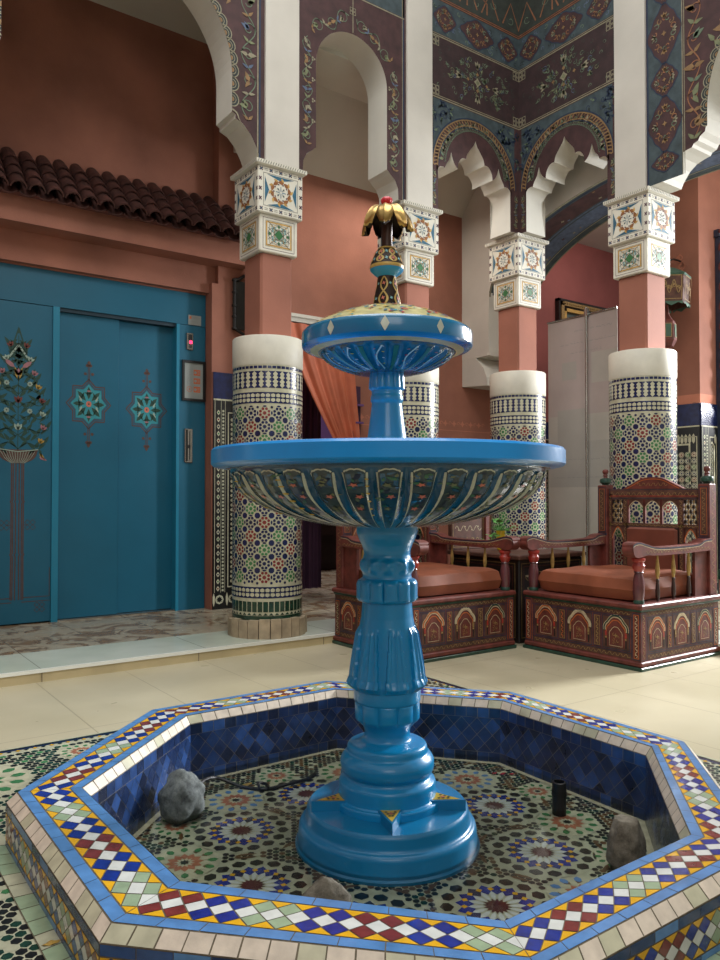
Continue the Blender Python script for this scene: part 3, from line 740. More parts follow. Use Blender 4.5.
# ================================================================== COLUMNS
def drum_pattern(R):
    C = TAU * R; d = []
    z = lambda v: v
    W = lambda v0, v1, m, l=1: d.append(('band', v0, v1, m, l))
    out = []
    out += [('b', 1.648, 1.663, 't_cream'), ('b', 1.628, 1.648, 't_navy0')]
    return out
def wrap(R, c=(0, 0)):
    return lambda u, v, w: (c[0] + (R + w + .0009) * cos(u / R), c[1] + (R + w + .0009) * sin(u / R), v)
def make_column():
    R = .21; CU = TAU * R
    t = thing('tiled_column', 'x', 'column', (0, 0, 0))
    mb = MB()                                                        # stone block ring
    n = 22; rnd = random.Random(3)
    for k in range(n):
        a0, a1 = TAU * k / n + .012, TAU * (k + 1) / n - .012
        ro = .237 + rnd.uniform(-.004, .004); h = .168 + rnd.uniform(-.006, .005)
        q = [(R - .02, a0), (ro, a0), (ro, a1), (R - .02, a1)]
        mb.prism(q, lambda r, a, w: (r * cos(a), r * sin(a), w), 0.058, h, 'sand_stone')
    mb.lathe([(.228, .058), (.228, .16), (.2, .165)], 44, 'grout')
    mb.build('stone_base', t)
    mb = MB()
    mb.lathe([(R, .15), (R, 1.663)], 96, 't_cream', caps=False)
    f = wrap(R); d = []
    def band(v0, v1, m, lay=1, n=64):
        for k in range(n): d.append((rect(CU * k / n, v0, CU * (k + 1) / n, v1), m, lay))
    # foot rows of upright green tiles
    band(.165, .19, 't_dkgreen'); 
    m = 40
    for k in range(m):
        u = CU * (k + .5) / m; w = CU / m * .42
        d.append((rect(u - w, .212, u + w, .272), 't_dkgreen', 1))
        d.append(([(u - w, .193), (u + w, .193), (u, .207)], 't_dkgreen', 1))
    def zig(v0, v1, m_):                                             # small double frieze: navy with cream lozenges
        band(v0, v1, 't_navy')
        h = v1 - v0
        for k in range(m_):
            u = CU * (k + .5) / m_; w = CU / m_ / 2
            for q, s_ in ((v0 + h * .30, 1), (v0 + h * .70, -1)):
                d.append((ngon(u, q, 6, w * .93, pi / 2, .95 * h / .07), 't_cream', 2))
            d.append((ngon(u, v0 + h * .5, 6, w * .3), 't_navy', 3)); d.append((ngon(u + w, v0 + h * .5, 6, w * .3), 't_navy', 3))
    zig(.292, .358, 44)
    zig(1.428, 1.493, 44)
    band(1.518, 1.617, 't_navy')
    m = 32
    for k in range(m):                                               # tall merlon frieze
        u = CU * (k + .5) / m; w = CU / m * .44
        for s_ in (1, -1):
            v = 1.5675
            pts = [(u - w * .25, v), (u - w * .95, v + s_ * .012), (u - w * .45, v + s_ * .022), (u - w * .8, v + s_ * .034), (u - w * .35, v + s_ * .042), (u, v + s_ * .05),
                   (u + w * .35, v + s_ * .042), (u + w * .8, v + s_ * .034), (u + w * .45, v + s_ * .022), (u + w * .95, v + s_ * .012), (u + w * .25, v)]
            d.append((pts, 't_cream', 2))
    for k in range(48): d.append((rect(CU * (k + .08) / 48, 1.632, CU * (k + .92) / 48, 1.648), 't_navy', 1))
    # star field: 16 x 13 cells
    NU, NV = 16, 13; cu = CU / NU; v0, v1 = .374, 1.41; cv = (v1 - v0) / NV
    rnd = random.Random(9)
    for i in range(NU):
        for j in range(NV + 1):
            u, v = cu * (i + .5), v0 + cv * j
            if 0 < j < NV: d.append((ngon(cu * i, v, 8, .018, pi / 8), 't_navy', 1))
            else: d.append((ngon(cu * i, v + (.006 if j == 0 else -.006), 5, .009, pi / 8), 't_navy', 1))
            if j == NV: continue
            v = v0 + cv * (j + .5)
            if (i + j) % 2: col = 't_navy'
            else: col = ['t_green', 't_colred'][((i + j) // 2 + i) % 2]
            d.append((starp(u, v, 8, .0135, .009), col, 1))
            for g in range(8):
                a = TAU * g / 8 + pi / 8
                x, y = u + .0268 * cos(a), v + .0268 * sin(a)
                d.append((petal(x, y, a, -.0098, .0098, .0168, .35), col, 1))
            for g in range(4):                                       # little links between the stars
                a = g * pi / 2
                if g < 2:
                    d.append((petal(u + cu / 2 * cos(a), v + cv / 2 * sin(a), a + pi / 2, -.013, .013, .010), 't_navy', 1))
    mb.decal(d, f, .0006)
    mb.build('tiled_drum', t)
    mb = MB(); mb.lathe([(R + .001, 1.655), (R + .004, 1.662), (R + .004, 1.825), (R, 1.831), (.1, 1.832)], 72, 'cap_white', caps=False); mb.build('collar', t)
    mb = MB(); mb.box(-.108, .108, -.108, .108, 1.83, 2.34, 'shaft_paint', bev=.012); mb.build('shaft', t)
    # capitals
    mb = MB(); h = .130
    mb.box(-h, h, -h, h, 2.335, 2.56, 'cap_white', bev=.006)
    def faces(h): return [lambda u, v, w: (u, -h - w, v), lambda u, v, w: (-h - w, -u, v), lambda u, v, w: (h + w, u, v), lambda u, v, w: (-u, h + w, v)]
    d = []
    d += frame(-.108, 2.352, .108, 2.54, .003, 'cap_plum', 1); d += frame(-.09, 2.368, .09, 2.524, .002, 'cap_grey', 1)
    d += [(rect(-.088, 2.372, .088, 2.52), 'cap_gold', 1)]
    cx, cy = 0, 2.446
    d += [(rect(-.078, 2.382, .078, 2.51), 'cap_white', 2)]
    for k in range(4):
        a = pi / 4 + k * pi / 2
        d.append((ngon(cx + .047 * cos(a), cy + .040 * sin(a), 4, .022, a), 'cap_lblue', 3))
        d.append((ngon(cx + .062 * cos(a + pi / 4), cy + .05 * sin(a + pi / 4), 4, .012, 0), 'cap_green', 3))
        d += ribbon([(cx + .07 * cos(a - .9), cy + .06 * sin(a - .9)), (cx + .09 * cos(a), cy + .078 * sin(a)), (cx + .07 * cos(a + .9), cy + .06 * sin(a + .9))], .003, 'cap_grey', 4)
        d += ribbon([(cx + .03 * cos(a - .5), cy + .03 * sin(a - .5)), (cx + .08 * cos(a), cy + .066 * sin(a)), (cx + .03 * cos(a + .5), cy + .03 * sin(a + .5))], .003, 'cap_gold', 4)
    for s_ in (-1, 1):
        for q in (-.03, .03): d += ribbon([(-.076, cy + s_ * -.055 + q * .6), (.076, cy + s_ * .055 + q * .6)], .003, 'cap_grey', 4)
        for q in (0,): d += ribbon([(-.06, cy + s_ * -.06), (.06, cy + s_ * .06)], .0025, 'cap_gold', 4)
    for q in (.034, .052): d += ribbon(ngon(cx, cy, 20, q), .0035, 'cap_grey', 4, closed=True)
    for k in range(4): d += ribbon(ngon(cx + .04 * cos(k * pi / 2), cy + .034 * sin(k * pi / 2), 16, .034), .003, 'cap_gold' if k % 2 else 'cap_grey', 4, closed=True)
    d.append((ngon(cx, cy, 4, .030, 0), 'cap_green', 5)); d += ribbon(ngon(cx, cy, 4, .032, 0), .003, 'cap_grey', 5, closed=True)
    for fn in faces(h): mb.decal(d, fn, .0005)
    mb.build('lower_capital', t)
    mb = MB(); h = .153
    mb.box(-h, h, -h, h, 2.557, 2.835, 'cap_white', bev=.006)
    d = []; z0, z1 = 2.565, 2.828; cy = (z0 + z1) / 2
    n = 5
    for k in range(n):
        u = -.132 + .264 * k / (n - 1)
        for v in (z0 + .014, z1 - .014):
            if k % 1 == 0:
                for a in (.7, -.7): d += ribbon([(u - .013 * cos(a), v - .014 * sin(a)), (u + .013 * cos(a), v + .014 * sin(a))], .008, 'cap_plum', 1)
                d.append((ngon(u, v, 6, .005), 'cap_blue', 2))
            if k < n - 1: d += [(rect(u + .022, v - .006, u + .044, v - .003), 'cap_grey', 1), (rect(u + .022, v + .003, u + .044, v + .006), 'cap_grey', 1)]
        if 0 < k < n - 1:
            vv = z0 + .014 + (z1 - z0 - .028) * k / (n - 1)
            for uu in (-.138, .138):
                for a in (.7, -.7): d += ribbon([(uu - .011 * cos(a), vv - .015 * sin(a)), (uu + .011 * cos(a), vv + .015 * sin(a))], .008, 'cap_plum', 1)
    d += frame(-.118, z0 + .033, .118, z1 - .033, .003, 'cap_grey', 1)
    for k in range(4):                                               # blue crescents on the four sides
        a = k * pi / 2
        rr = (.108, .092)[k % 2]
        t1 = [(rr * cos(a) - s_ * (.094 if k % 2 else .078) * sin(a), rr * sin(a) + s_ * (.094 if k % 2 else .078) * cos(a)) for s_ in (-1, 1)]
        mid = (rr * .74 * cos(a), rr * .72 * sin(a))
        d.append(([(t1[0][0], cy + t1[0][1]), (t1[1][0], cy + t1[1][1]), (mid[0], cy + mid[1])], 'cap_blue', 2))
    for k in range(10):                                              # wreath
        a = TAU * k / 10
        x, y = .066 * cos(a), cy + .066 * sin(a)
        d.append((leafp(x, y, a + 1.9, .042, .030), 'cap_brown', 3)); d.append((leafp(x, y, a + .9, .030, .018), 'cap_gold', 3)); d.append((ngon(.048 * cos(a), cy + .048 * sin(a), 4, .006), 'cap_plum', 3))
    for k in range(8):
        a = TAU * k / 8; d += ribbon([(.008 * cos(a), cy + .008 * sin(a)), (.034 * cos(a), cy + .034 * sin(a))], .0045 if k % 2 == 0 else .003, 'cap_blue', 3)
    for k in range(4): d.append((ngon(.026 * cos(pi / 4 + k * pi / 2), cy + .026 * sin(pi / 4 + k * pi / 2), 4, .007), 'cap_grey', 3))
    for fn in faces(h): mb.decal(d, fn, .0005)
    mb.build('upper_capital', t)
    mb = MB()
    for k, (h0, h1, za, zb) in enumerate(((.153, .172, 2.832, 2.84), (.172, .173, 2.84, 2.862), (.173, .15, 2.862, 2.868))):
        vs = [(-h0, -h0, za), (h0, -h0, za), (h0, h0, za), (-h0, h0, za), (-h1, -h1, zb), (h1, -h1, zb), (h1, h1, zb), (-h1, h1, zb)]
        mb.add(vs, [[0, 1, 5, 4], [1, 2, 6, 5], [2, 3, 7, 6], [3, 0, 4, 7]], 'cap_white')
    mb.face([(-.15, -.15, 2.868), (.15, -.15, 2.868), (.15, .15, 2.868), (-.15, .15, 2.868)], 'cap_white')
    d = []
    for k in range(20):
        u = -.166 + .0166 * k; d.append(([(u, 2.842), (u + .004, 2.842), (u + .012, 2.860), (u + .008, 2.860)], 'cap_grey', 1))
    for fn in faces(.1731): mb.decal(d, fn, .0008)
    mb.build('rope_cornice', t)
    return t
col0 = make_column()
for i, (c, lab) in enumerate(((CA, 'mosaic tiled round column with painted square capital, standing on the step beside the blue lift'),
                              (CB, 'mosaic tiled column with square capital directly behind the fountain stem'),
                              (CC, 'mosaic tiled column in the far corner of the arcade, between the two many-lobed arches'),
                              (CD_, 'mosaic tiled column behind the tall carved back of the right armchair'),
                              (CL, 'mosaic tiled column at the far left end of the rear arcade, left of the lift front'))):
    t = col0 if i == 0 else copy_tree(col0)
    t.location = (c[0], c[1], 0); t['label'] = lab; t['group'] = 'tiled arcade columns'; t.rotation_euler = (0, 0, 0)
# ================================================================== POOL
OUT = [(.448, 2.105), (.449, 1.37), (.955, .845), (1.668, .845), (2.19, 1.347), (2.206, 2.076), (1.726, 2.638), (1.001, 2.637)]
INN = [(.590, 2.041), (.604, 1.437), (1.012, .969), (1.603, .971), (2.069, 1.377), (2.088, 2.003), (1.685, 2.498), (1.069, 2.497)]
ZR, ZP = .135, -.085
PC = (1.342, 1.732)
def scl(P, d):                                                       # move the corners of an octagon outwards by d
    return [(PC[0] + (x - PC[0]) * (1 + d / hypot(x - PC[0], y - PC[1])), PC[1] + (y - PC[1]) * (1 + d / hypot(x - PC[0], y - PC[1]))) for x, y in P]
O2, I2, I3 = scl(OUT, .026), scl(INN, -.018), scl(INN, -.024)
pool = thing('fountain_pool', 'low octagonal mosaic tiled fountain pool set in the courtyard floor', 'pool', (0, 0, 0))
lerp = lambda a, b, t: tuple(x + (y - x) * t for x, y in zip(a, b))
def side(A, B, i, za, zb):                                           # bilinear patch: s along, t from A (t=0) to B (t=1)
    j = (i + 1) % 8
    def f(s, t, w=0, A0=A[i], A1=A[j], B0=B[i], B1=B[j]):
        p = lerp(lerp(A0, A1, s), lerp(B0, B1, s), t); z = za + (zb - za) * t
        # normal
        e = Vector((A1[0] - A0[0], A1[1] - A0[1], 0)); g = Vector((B0[0] - A0[0] + B1[0] - A1[0], B0[1] - A0[1] + B1[1] - A1[1], 2 * (zb - za)))
        n = e.cross(g).normalized()
        return Vector((p[0], p[1], z)) + n * w
    return f
def slen(A, i): return hypot(A[(i + 1) % 8][0] - A[i][0], A[(i + 1) % 8][1] - A[i][1])
def tiles_row(mb, f, L, t0, t1, tw, mats, sgn, rnd, gap=.0018, H=.1, h=.0012):
    n = max(1, int(round(L / tw))); g = gap / L; gt = gap / H
    for k in range(n):
        a, b = k / n + g / 2, (k + 1) / n - g / 2; j = rnd.uniform(-.15, .15) * g
        mb.face([f(a + j, t0 + gt / 2, sgn * h), f(b + j, t0 + gt / 2, sgn * h), f(b + j, t1 - gt / 2, sgn * h), f(a + j, t1 - gt / 2, sgn * h)], rnd.choice(mats))
SEQ = ['t_red', 't_red', 't_blue', 't_blue', 't_sage', 't_sage', 't_blue', 't_blue']
def lozenges(mb, f, L, t0, t1, unit, sgn, ph, rnd, h=.0012, k=.93):
    # white lozenges down the middle, coloured pairs either side, yellow triangles at both edges
    n = max(2, int(round(L / unit))); du = 1 / n; tm = (t0 + t1) / 2; dt = (t1 - t0) / 4
    F = lambda pts: [f(min(max(a, 0), 1), b, sgn * h) for a, b in pts]
    for q in range(n + 1):
        u = q * du
        if q < n:
            c = SEQ[(q + ph) % 8]; uc = u + du / 2
            for tt in (tm - dt, tm + dt):
                mb.face(F(shrink([(uc - du / 2, tt), (uc, tt - dt), (uc + du / 2, tt), (uc, tt + dt)], k)), c)
        lo, hi = max(0, u - du / 2), min(1, u + du / 2)
        w = [(u, tm - dt), (hi, tm), (u, tm + dt), (lo, tm)] if 0 < q < n else [(u, tm - dt), (hi if q == 0 else lo, tm), (u, tm + dt)]
        mb.face(F(shrink(w, k)), 't_white')
        for s_, e in ((-1, t0), (1, t1)):
            tri = [(lo, e), (hi, e), (u, e - s_ * dt)]
            mb.face(F(shrink(tri, .88)), 't_yellow')
rnd = random.Random(21)
# --- flat rim
mb = MB()
ph = [2, 0, 6, 0, 2, 1, 4, 6]
for i in range(8):
    f = side(OUT, INN, i, ZR, ZR); L = (slen(OUT, i) + slen(INN, i)) / 2
    mb.face([f(0, 0), f(1, 0), f(1, 1), f(0, 1)], 'grout')
    s_ = 1 if f(.5, .5, 1)[2] > ZR else -1
    tiles_row(mb, f, L, .0, .19, .075, ['t_sky'], s_, rnd, H=.13); tiles_row(mb, f, L, .81, 1., .075, ['t_sky'], s_, rnd, H=.13)
    lozenges(mb, f, L, .2, .8, .055 if i in (0, 7) else .0475, s_, ph[i], rnd)
mb.build('rim', pool)
# --- chamfers with off-white tiles
mb = MB()
for i in range(8):
    for A, B, za, zb in ((OUT, O2, ZR, ZR - .024), (INN, I2, ZR, ZR - .026)):
        f = side(A, B, i, za, zb); mb.face([f(0, 0), f(1, 0), f(1, 1), f(0, 1)], 'grout')
        s_ = 1 if f(.5, .5, 1)[2] > za - .01 else -1
        tiles_row(mb, f, slen(A, i), 0, 1, .05, ['t_rowhite', 't_rowhite', 't_cream'], s_, rnd, H=.035, gap=.003)
mb.build('edge_tiles', pool)
# --- outer wall
mb = MB()
for i in range(8):
    f = side(O2, O2, i, ZR - .024, -.02); L = slen(O2, i); H = ZR + .006
    n = f(.5, .5, 1) - f(.5, .5, 0); c = f(.5, .5, 0); s_ = 1 if n.dot(c - Vector((PC[0], PC[1], c[2]))) > 0 else -1
    mb.face([f(0, 0), f(1, 0), f(1, 1), f(0, 1)], 'grout')
    tiles_row(mb, f, L, .0, .16, .07, ['w_c', 'w_a', 't_sky'], s_, rnd, H=H); tiles_row(mb, f, L, .70, .84, .07, ['w_c', 't_sky'], s_, rnd, H=H)
    lozenges(mb, f, L, .17, .69, .043, s_, ph[(i + 3) % 8], rnd)
mb.build('outer_wall', pool)
# --- inner wall, navy lozenge tiles
mb = MB()
NAVY = ['w_a', 'w_b', 'w_a', 'w_d', 'w_b', 'w_c']
for i in range(8):
    f = side(I2, I3, i, ZR - .026, ZP - .004); L = slen(I2, i); H = ZR - .026 - ZP
    n = f(.5, .5, 1) - f(.5, .5, 0); c = f(.5, .5, 0); s_ = -1 if n.dot(c - Vector((PC[0], PC[1], c[2]))) > 0 else 1
    mb.face([f(0, 0), f(1, 0), f(1, 1), f(0, 1)], 'grout_blue')
    tiles_row(mb, f, L, .0, .18, .042, NAVY, s_, rnd, H=H); tiles_row(mb, f, L, .80, .985, .042, NAVY, s_, rnd, H=H)
    t0, t1 = .18, .80; nn = max(2, int(round(L / .056))); du = 1 / nn; dt = (t1 - t0) / 4
    for r in range(5):
        for q in range(nn + 1):
            u = (q + (.5 if r % 2 else 0)) * du; t = t0 + dt * r
            pts = [(u, t - dt), (u + du / 2, t), (u, t + dt), (u - du / 2, t)]
            pts = [(min(max(a, 0), 1), min(max(b, t0), t1)) for a, b in pts]
            dd = []
            for p in pts:
                if not dd or (abs(p[0] - dd[-1][0]) + abs(p[1] - dd[-1][1]) > 1e-5): dd.append(p)
            if len(dd) > 1 and abs(dd[0][0] - dd[-1][0]) + abs(dd[0][1] - dd[-1][1]) < 1e-5: dd.pop()
            ar = sum(dd[k][0] * dd[(k + 1) % len(dd)][1] - dd[(k + 1) % len(dd)][0] * dd[k][1] for k in range(len(dd))) if len(dd) > 2 else 0
            if abs(ar) < 1e-4: continue
            mb.face([f(a, b, s_ * .0012) for a, b in shrink(dd, .955)], rnd.choice(NAVY))
mb.build('inner_wall', pool)
# --- pool floor: ring of eight star rosettes among small black, green and brown pieces
def rosette_dark(x, y, R, a0=0):
    d = [(ngon(x, y, 24, R * 1.02), 't_paleg', 1), (starp(x, y, 16, R * .25, R * .17, a0), 't_dkred', 3)]
    for k in range(16):
        a = a0 + TAU * k / 16
        d.append((petal(x, y, a + TAU / 32, R * .2, R * .54, R * .085), 't_white', 2))
        d.append((petal(x, y, a, R * .38, R * .71, R * .21, .35), 't_blue' if k % 4 else 't_navy', 3))
        d.append((ngon(x + R * .56 * cos(a + TAU / 32), y + R * .56 * sin(a + TAU / 32), 4, R * .062, a), 't_yellow', 4))
        d.append((petal(x, y, a + TAU / 32, R * .73, R * .98, R * .25, .3), 't_black', 3))
    return d
def rosette_pale(x, y, R, a0=0, c=('t_terra', 't_sky')):
    d = [(ngon(x, y, 24, R), 't_cream', 1), (starp(x, y, 8, R * .16, R * .1, a0), 't_black', 3)]
    for k in range(12):
        a = a0 + TAU * k / 12
        d.append((petal(x, y, a, R * .18, R * .56, R * .2, .4), c[0], 2))
        d.append((petal(x, y, a + TAU / 24, R * .44, R * .80, R * .2, .4), 't_cream', 3))
        d.append((petal(x, y, a, R * .64, R * .96, R * .2, .3), c[1], 3))
    return d
def fill(rosettes, inside, x0, x1, y0, y1, step, centre, mats, seed):
    rr = random.Random(seed); d = []
    j = 0; y = y0
    while y < y1:
        x = x0 + (step / 2 if j % 2 else 0); i = 0
        while x < x1:
            px, py = x, y
            if inside(px, py) and all(hypot(px - a, py - b) > r + step * .42 for a, b, r in rosettes):
                a = atan2(py - centre[1], px - centre[0])
                near = min(rosettes, key=lambda q: hypot(px - q[0], py - q[1]) - q[2])
                dn = hypot(px - near[0], py - near[1]) - near[2]
                an = atan2(py - near[1], px - near[0])
                m = mats[(i * 2 + j * 3 + (1 if dn > step * 1.6 else 0) * rr.randint(0, 3)) % len(mats)]
                if dn < step * 1.3 and rr.random() < .6: m = 't_black'
                d.append((petal(px, py, an + (pi / 2 if (i + j) % 2 else 0), -step * .5, step * .5, step * .84, .28), m, 1))
            x += step; i += 1
        y += step * .86; j += 1
    return d
def in_poly(P):
    def g(x, y):
        for k in range(len(P)):
            (ax, ay), (bx, by) = P[k], P[(k + 1) % len(P)]
            if ((bx - ax) * (y - ay) - (by - ay) * (x - ax)) * SG < .012 * hypot(bx - ax, by - ay): return False
        return True
    A = sum(P[k][0] * P[(k + 1) % len(P)][1] - P[(k + 1) % len(P)][0] * P[k][1] for k in range(len(P)))
    SG = 1 if A > 0 else -1
    return g
mb = MB()
mb.face([(x, y, ZP) for x, y in I3][::-1], 't_paleg')
ros = []; d = []
for k in range(8):
    a = TAU * k / 8; x, y = PC[0] + .425 * cos(a), PC[1] + .425 * sin(a)
    ros.append((x, y, .14)); d += rosette_dark(x, y, .14, a)
for k in range(8):
    a = TAU * (k + .5) / 8; x, y = PC[0] + .555 * cos(a), PC[1] + .555 * sin(a)
    ros.append((x, y, .092)); d += rosette_pale(x, y, .092, a, (('t_terra', 't_sky'), ('t_terra', 't_green'))[k % 2])
    a = TAU * k / 8; x, y = PC[0] + .625 * cos(a), PC[1] + .625 * sin(a)
    ros.append((x, y, .066)); d += rosette_pale(x, y, .066, a, ('t_terra', 't_green'))
MX = ['t_black', 't_brown', 't_black', 't_dkgreen', 't_cream', 't_black', 't_brown', 't_dkgreen']
d += fill(ros, in_poly(I3), .5, 2.2, .8, 2.6, .0195, PC, MX, 3)
for x, y, r in ros[:8]:                                              # brown interlaced bands round the large rosettes
    for k in range(8):
        a = TAU * k / 8 + .39
        p = (x + r * 1.22 * cos(a), y + r * 1.22 * sin(a)); d.append((petal(p[0], p[1], a + pi / 2, -.03, .03, .011), 't_brown', 2))
mb.decal(d, lambda u, v, w: (u, v, ZP + .0004 + w), .0004)
for i in range(8):                                                   # pale border along the walls
    f = side(I3, scl(I3, -.022), i, ZP + .002, ZP + .002); mb.face([f(0, 0), f(1, 0), f(1, 1), f(0, 1)], 'grout_pale')
mb.build('pool_floor', pool)
# --- water
mb = MB(); mb.face([(x, y, ZP + .02) for x, y in scl(I2, -.003)], 'water')
tag(mb.build('water'), 'thin sheet of clear still water on the pool floor', 'water', kind='stuff')

# --- mosaic carpet in the floor round the pool
mb = MB(); X0, X1, Y0, Y1 = PC[0] - 1.18, PC[0] + 1.15, PC[1] - 1.15, PC[1] + 1.19
zc = .002
outer = lambda x, y: X0 + .06 < x < X1 - .06 and Y0 + .06 < y < Y1 - .06 and not in_o(x, y)
O3 = scl(O2, .06); in_o = in_poly(scl(O2, .05))
q = [(X0, Y0), (X1, Y0), (X1, Y1), (X0, Y1)]
FHq = [(.47, 2.10), (.47, 1.38), (.97, .87), (1.65, .87), (2.165, 1.36), (2.18, 2.07), (1.71, 2.61), (1.015, 2.61)]
for pc in ([q[0], FHq[1], FHq[0], q[3]], [q[0], q[1], FHq[3], FHq[2]], [q[0], FHq[2], FHq[1]], [q[1], q[2], FHq[5], FHq[4]], [q[1], FHq[4], FHq[3]], [q[2], q[3], FHq[7], FHq[6]], [q[2], FHq[6], FHq[5]], [q[3], FHq[0], FHq[7]]): mb.face([(x, y, zc) for x, y in pc], 't_paleg')
d = []
ros = []
for sx in (-1, 1):
    for sy in (-1, 1):
        x, y = PC[0] + sx * .90, PC[1] + sy * .90; ros.append((x, y, .15)); d += rosette_pale(x, y, .15, 0, ('t_green', 't_green'))
        for t in (.55,):
            ros.append((PC[0] + sx * 1.02, PC[1] + sy * t, .07)); d += rosette_pale(PC[0] + sx * 1.02, PC[1] + sy * t, .07, 0, ('t_sky', 't_green'))
            ros.append((PC[0] + sx * t, PC[1] + sy * 1.02, .07)); d += rosette_pale(PC[0] + sx * t, PC[1] + sy * 1.02, .07, 0, ('t_terra', 't_green'))
d += fill(ros, outer, X0, X1, Y0, Y1, .0255, PC, ['t_black', 't_dkgreen', 't_black', 't_green', 't_black', 't_black', 't_dkgreen', 't_paleg'], 8)
for w0, m in ((.0, 't_paleg'), (.014, 't_black'), (.026, 't_navy')):
    d += frame(X0 + w0, Y0 + w0, X1 - w0, Y1 - w0, .012, m, 2)
n = 80
for k in range(n):
    for (ax, ay, bx, by) in ((X0 + .045, Y1 - .045, X1 - .045, Y1 - .045), (X0 + .045, Y0 + .045, X0 + .045, Y1 - .045), (X1 - .045, Y0 + .045, X1 - .045, Y1 - .045)):
        t = (k + .5) / n; d.append((ngon(ax + (bx - ax) * t, ay + (by - ay) * t, 4, .0085), ['t_yellow', 't_black'][k % 2], 3))
mb.decal(d, lambda u, v, w: (u, v, zc + .0002 + w), .0003)
for i in range(8):
    f = side(O2, scl(O2, .045), i, zc + .003, zc + .003)
    mb.face([f(0, 0), f(1, 0), f(1, 1), f(0, 1)], 'grout'); tiles_row(mb, f, slen(O2, i), 0, 1, .06, ['t_paleg', 't_sage'], 1 if f(.5, .5, 1)[2] > 0 else -1, rnd, H=.04, gap=.003)
tag(mb.build('floor_mosaic'), kind='structure')

# --- stones, pipe stub, cable, petals
def rock(name, loc, size, seed, mat, label, pts=None, rot=0):
    bm = bmesh.new(); bmesh.ops.create_icosphere(bm, subdivisions=4, radius=1)
    from mathutils import noise
    for v in bm.verts:
        n = noise.noise(v.co * 1.1 + Vector((seed, 0, 0))) * .16 + noise.noise(v.co * 2.7 + Vector((0, seed, 0))) * .12 + noise.noise(v.co * 9 + Vector((0, seed, 0))) * .025
        v.co *= 1 + n
        if pts: v.co = pts(v.co)
        v.co = Vector((v.co.x * size[0], v.co.y * size[1], v.co.z * size[2]))
    zmin = min(v.co.z for v in bm.verts)
    for v in bm.verts: v.co.z = max(v.co.z, zmin * .82)
    zmin *= .82
    for v in bm.verts: v.co.z -= zmin
    me = bpy.data.meshes.new(name); bm.to_mesh(me); bm.free(); me.materials.append(M(mat))
    for p in me.polygons: p.use_smooth = True
    o = bpy.data.objects.new(name, me); COL.objects.link(o); o.location = loc; o.rotation_euler = (0, 0, rot)
    return tag(o, label, 'rock')
rock('rock', (.935, 2.215, ZP + .001), (.070, .064, .080), 3.3, 'grey_rock', 'speckled grey rounded rock beside the left inner wall of the pool', rot=.5)
wedge = lambda c: Vector((c.x * (1 - .38 * c.z), c.y * (1 - .38 * c.z), c.z))
slab = lambda c: Vector((c.x * (1 - .25 * c.z), c.y * (1 - .25 * c.z), min(c.z, .62)))
rock('rock', (1.74, 1.235, ZP + .001), (.046, .040, .092), 5.1, 'brown_rock', 'brownish flat topped stone standing in the right corner of the pool', slab, rot=-.9)
rock('rock', (1.00, 1.525, ZP + .001), (.055, .040, .042), 8.7, 'brown_rock', 'grey brown stone on the pool floor just in front of the fountain foot', wedge, rot=-.6)
mb = MB(); mb.lathe([(.0, .0), (.021, .0), (.021, .098), (.0185, .1), (.0165, .1), (.0165, .06), (0, .06)], 28, 'rubber', caps=False)
mb.lathe([(.0225, .058), (.0225, .075)], 28, 'black', caps=False)
tag(mb.build('pipe_stub', loc=(1.88, 1.57, ZP)), 'short black pipe stub standing upright on the pool floor', 'pipe')
pth = [(.955, 2.225, ZP + .01), (1.00, 2.28, ZP + .03), (1.06, 2.345, ZP + .045), (1.13, 2.385, ZP + .03), (1.19, 2.32, ZP + .008), (1.24, 2.26, ZP + .007), (1.29, 2.25, ZP + .008), (1.34, 2.24, ZP + .012), (1.40, 2.255, ZP + .007), (1.45, 2.28, ZP + .007)]
mb = MB(); mb.tube(catmull(pth, 8), .0055, 'rubber', 8)
mb.tube(catmull([(1.225, 2.265, ZP + .01), (1.235, 2.285, ZP + .02), (1.26, 2.28, ZP + .012), (1.25, 2.25, ZP + .01)], 5), .005, 'rubber', 7)
tag(mb.build('cable'), 'loose black cable curling from the rock across the pool floor', 'cable')
def petals(name, spots, mat, label, s_=.014, group=None):
    for k, (x, y, z) in enumerate(spots):
        mb = MB(); rr = random.Random(k + int(x * 100)); a = rr.uniform(0, 6); m = [(s_ * cos(t + a) * (1 + .4 * cos(2 * t)), s_ * .6 * sin(t + a)) for t in [TAU * q / 9 for q in range(9)]]
        c = (0, 0, s_ * .5)
        for q in range(9): mb.face([(m[q][0], m[q][1], .001 + .002 * (q % 2)), (m[(q + 1) % 9][0], m[(q + 1) % 9][1], .001 + .002 * ((q + 1) % 2)), (0, 0, s_ * .35)], mat)
        tag(mb.build(name, loc=(x, y, z)), label, 'petal' if 'petal' in name else 'leaf', group)
petals('flower_petal', [(1.985, 1.905, ZP + .003), (1.965, 1.925, ZP + .003), (2.01, 1.885, ZP + .003)], 'petal_red', 'dark red fallen petal by the far right inner wall of the pool', .011, 'fallen red petals')
petals('dry_leaf', [(1.215, 2.335, ZP + .003)], 'dry_leaf', 'yellowish dry leaf lying on the pool floor beside the cable', .018)
petals('dry_leaf', [(.405, 1.60, .006)], 'dry_leaf', 'brown dry leaf lying on the pale tile border at the left foot of the pool', .014)
# ================================================================== FOUNTAIN
FX, FY = 1.345, 1.735
ftn = thing('fountain', 'bright blue two-bowl fountain with painted bowls and a golden palm on top', 'fountain', (FX, FY, 0))
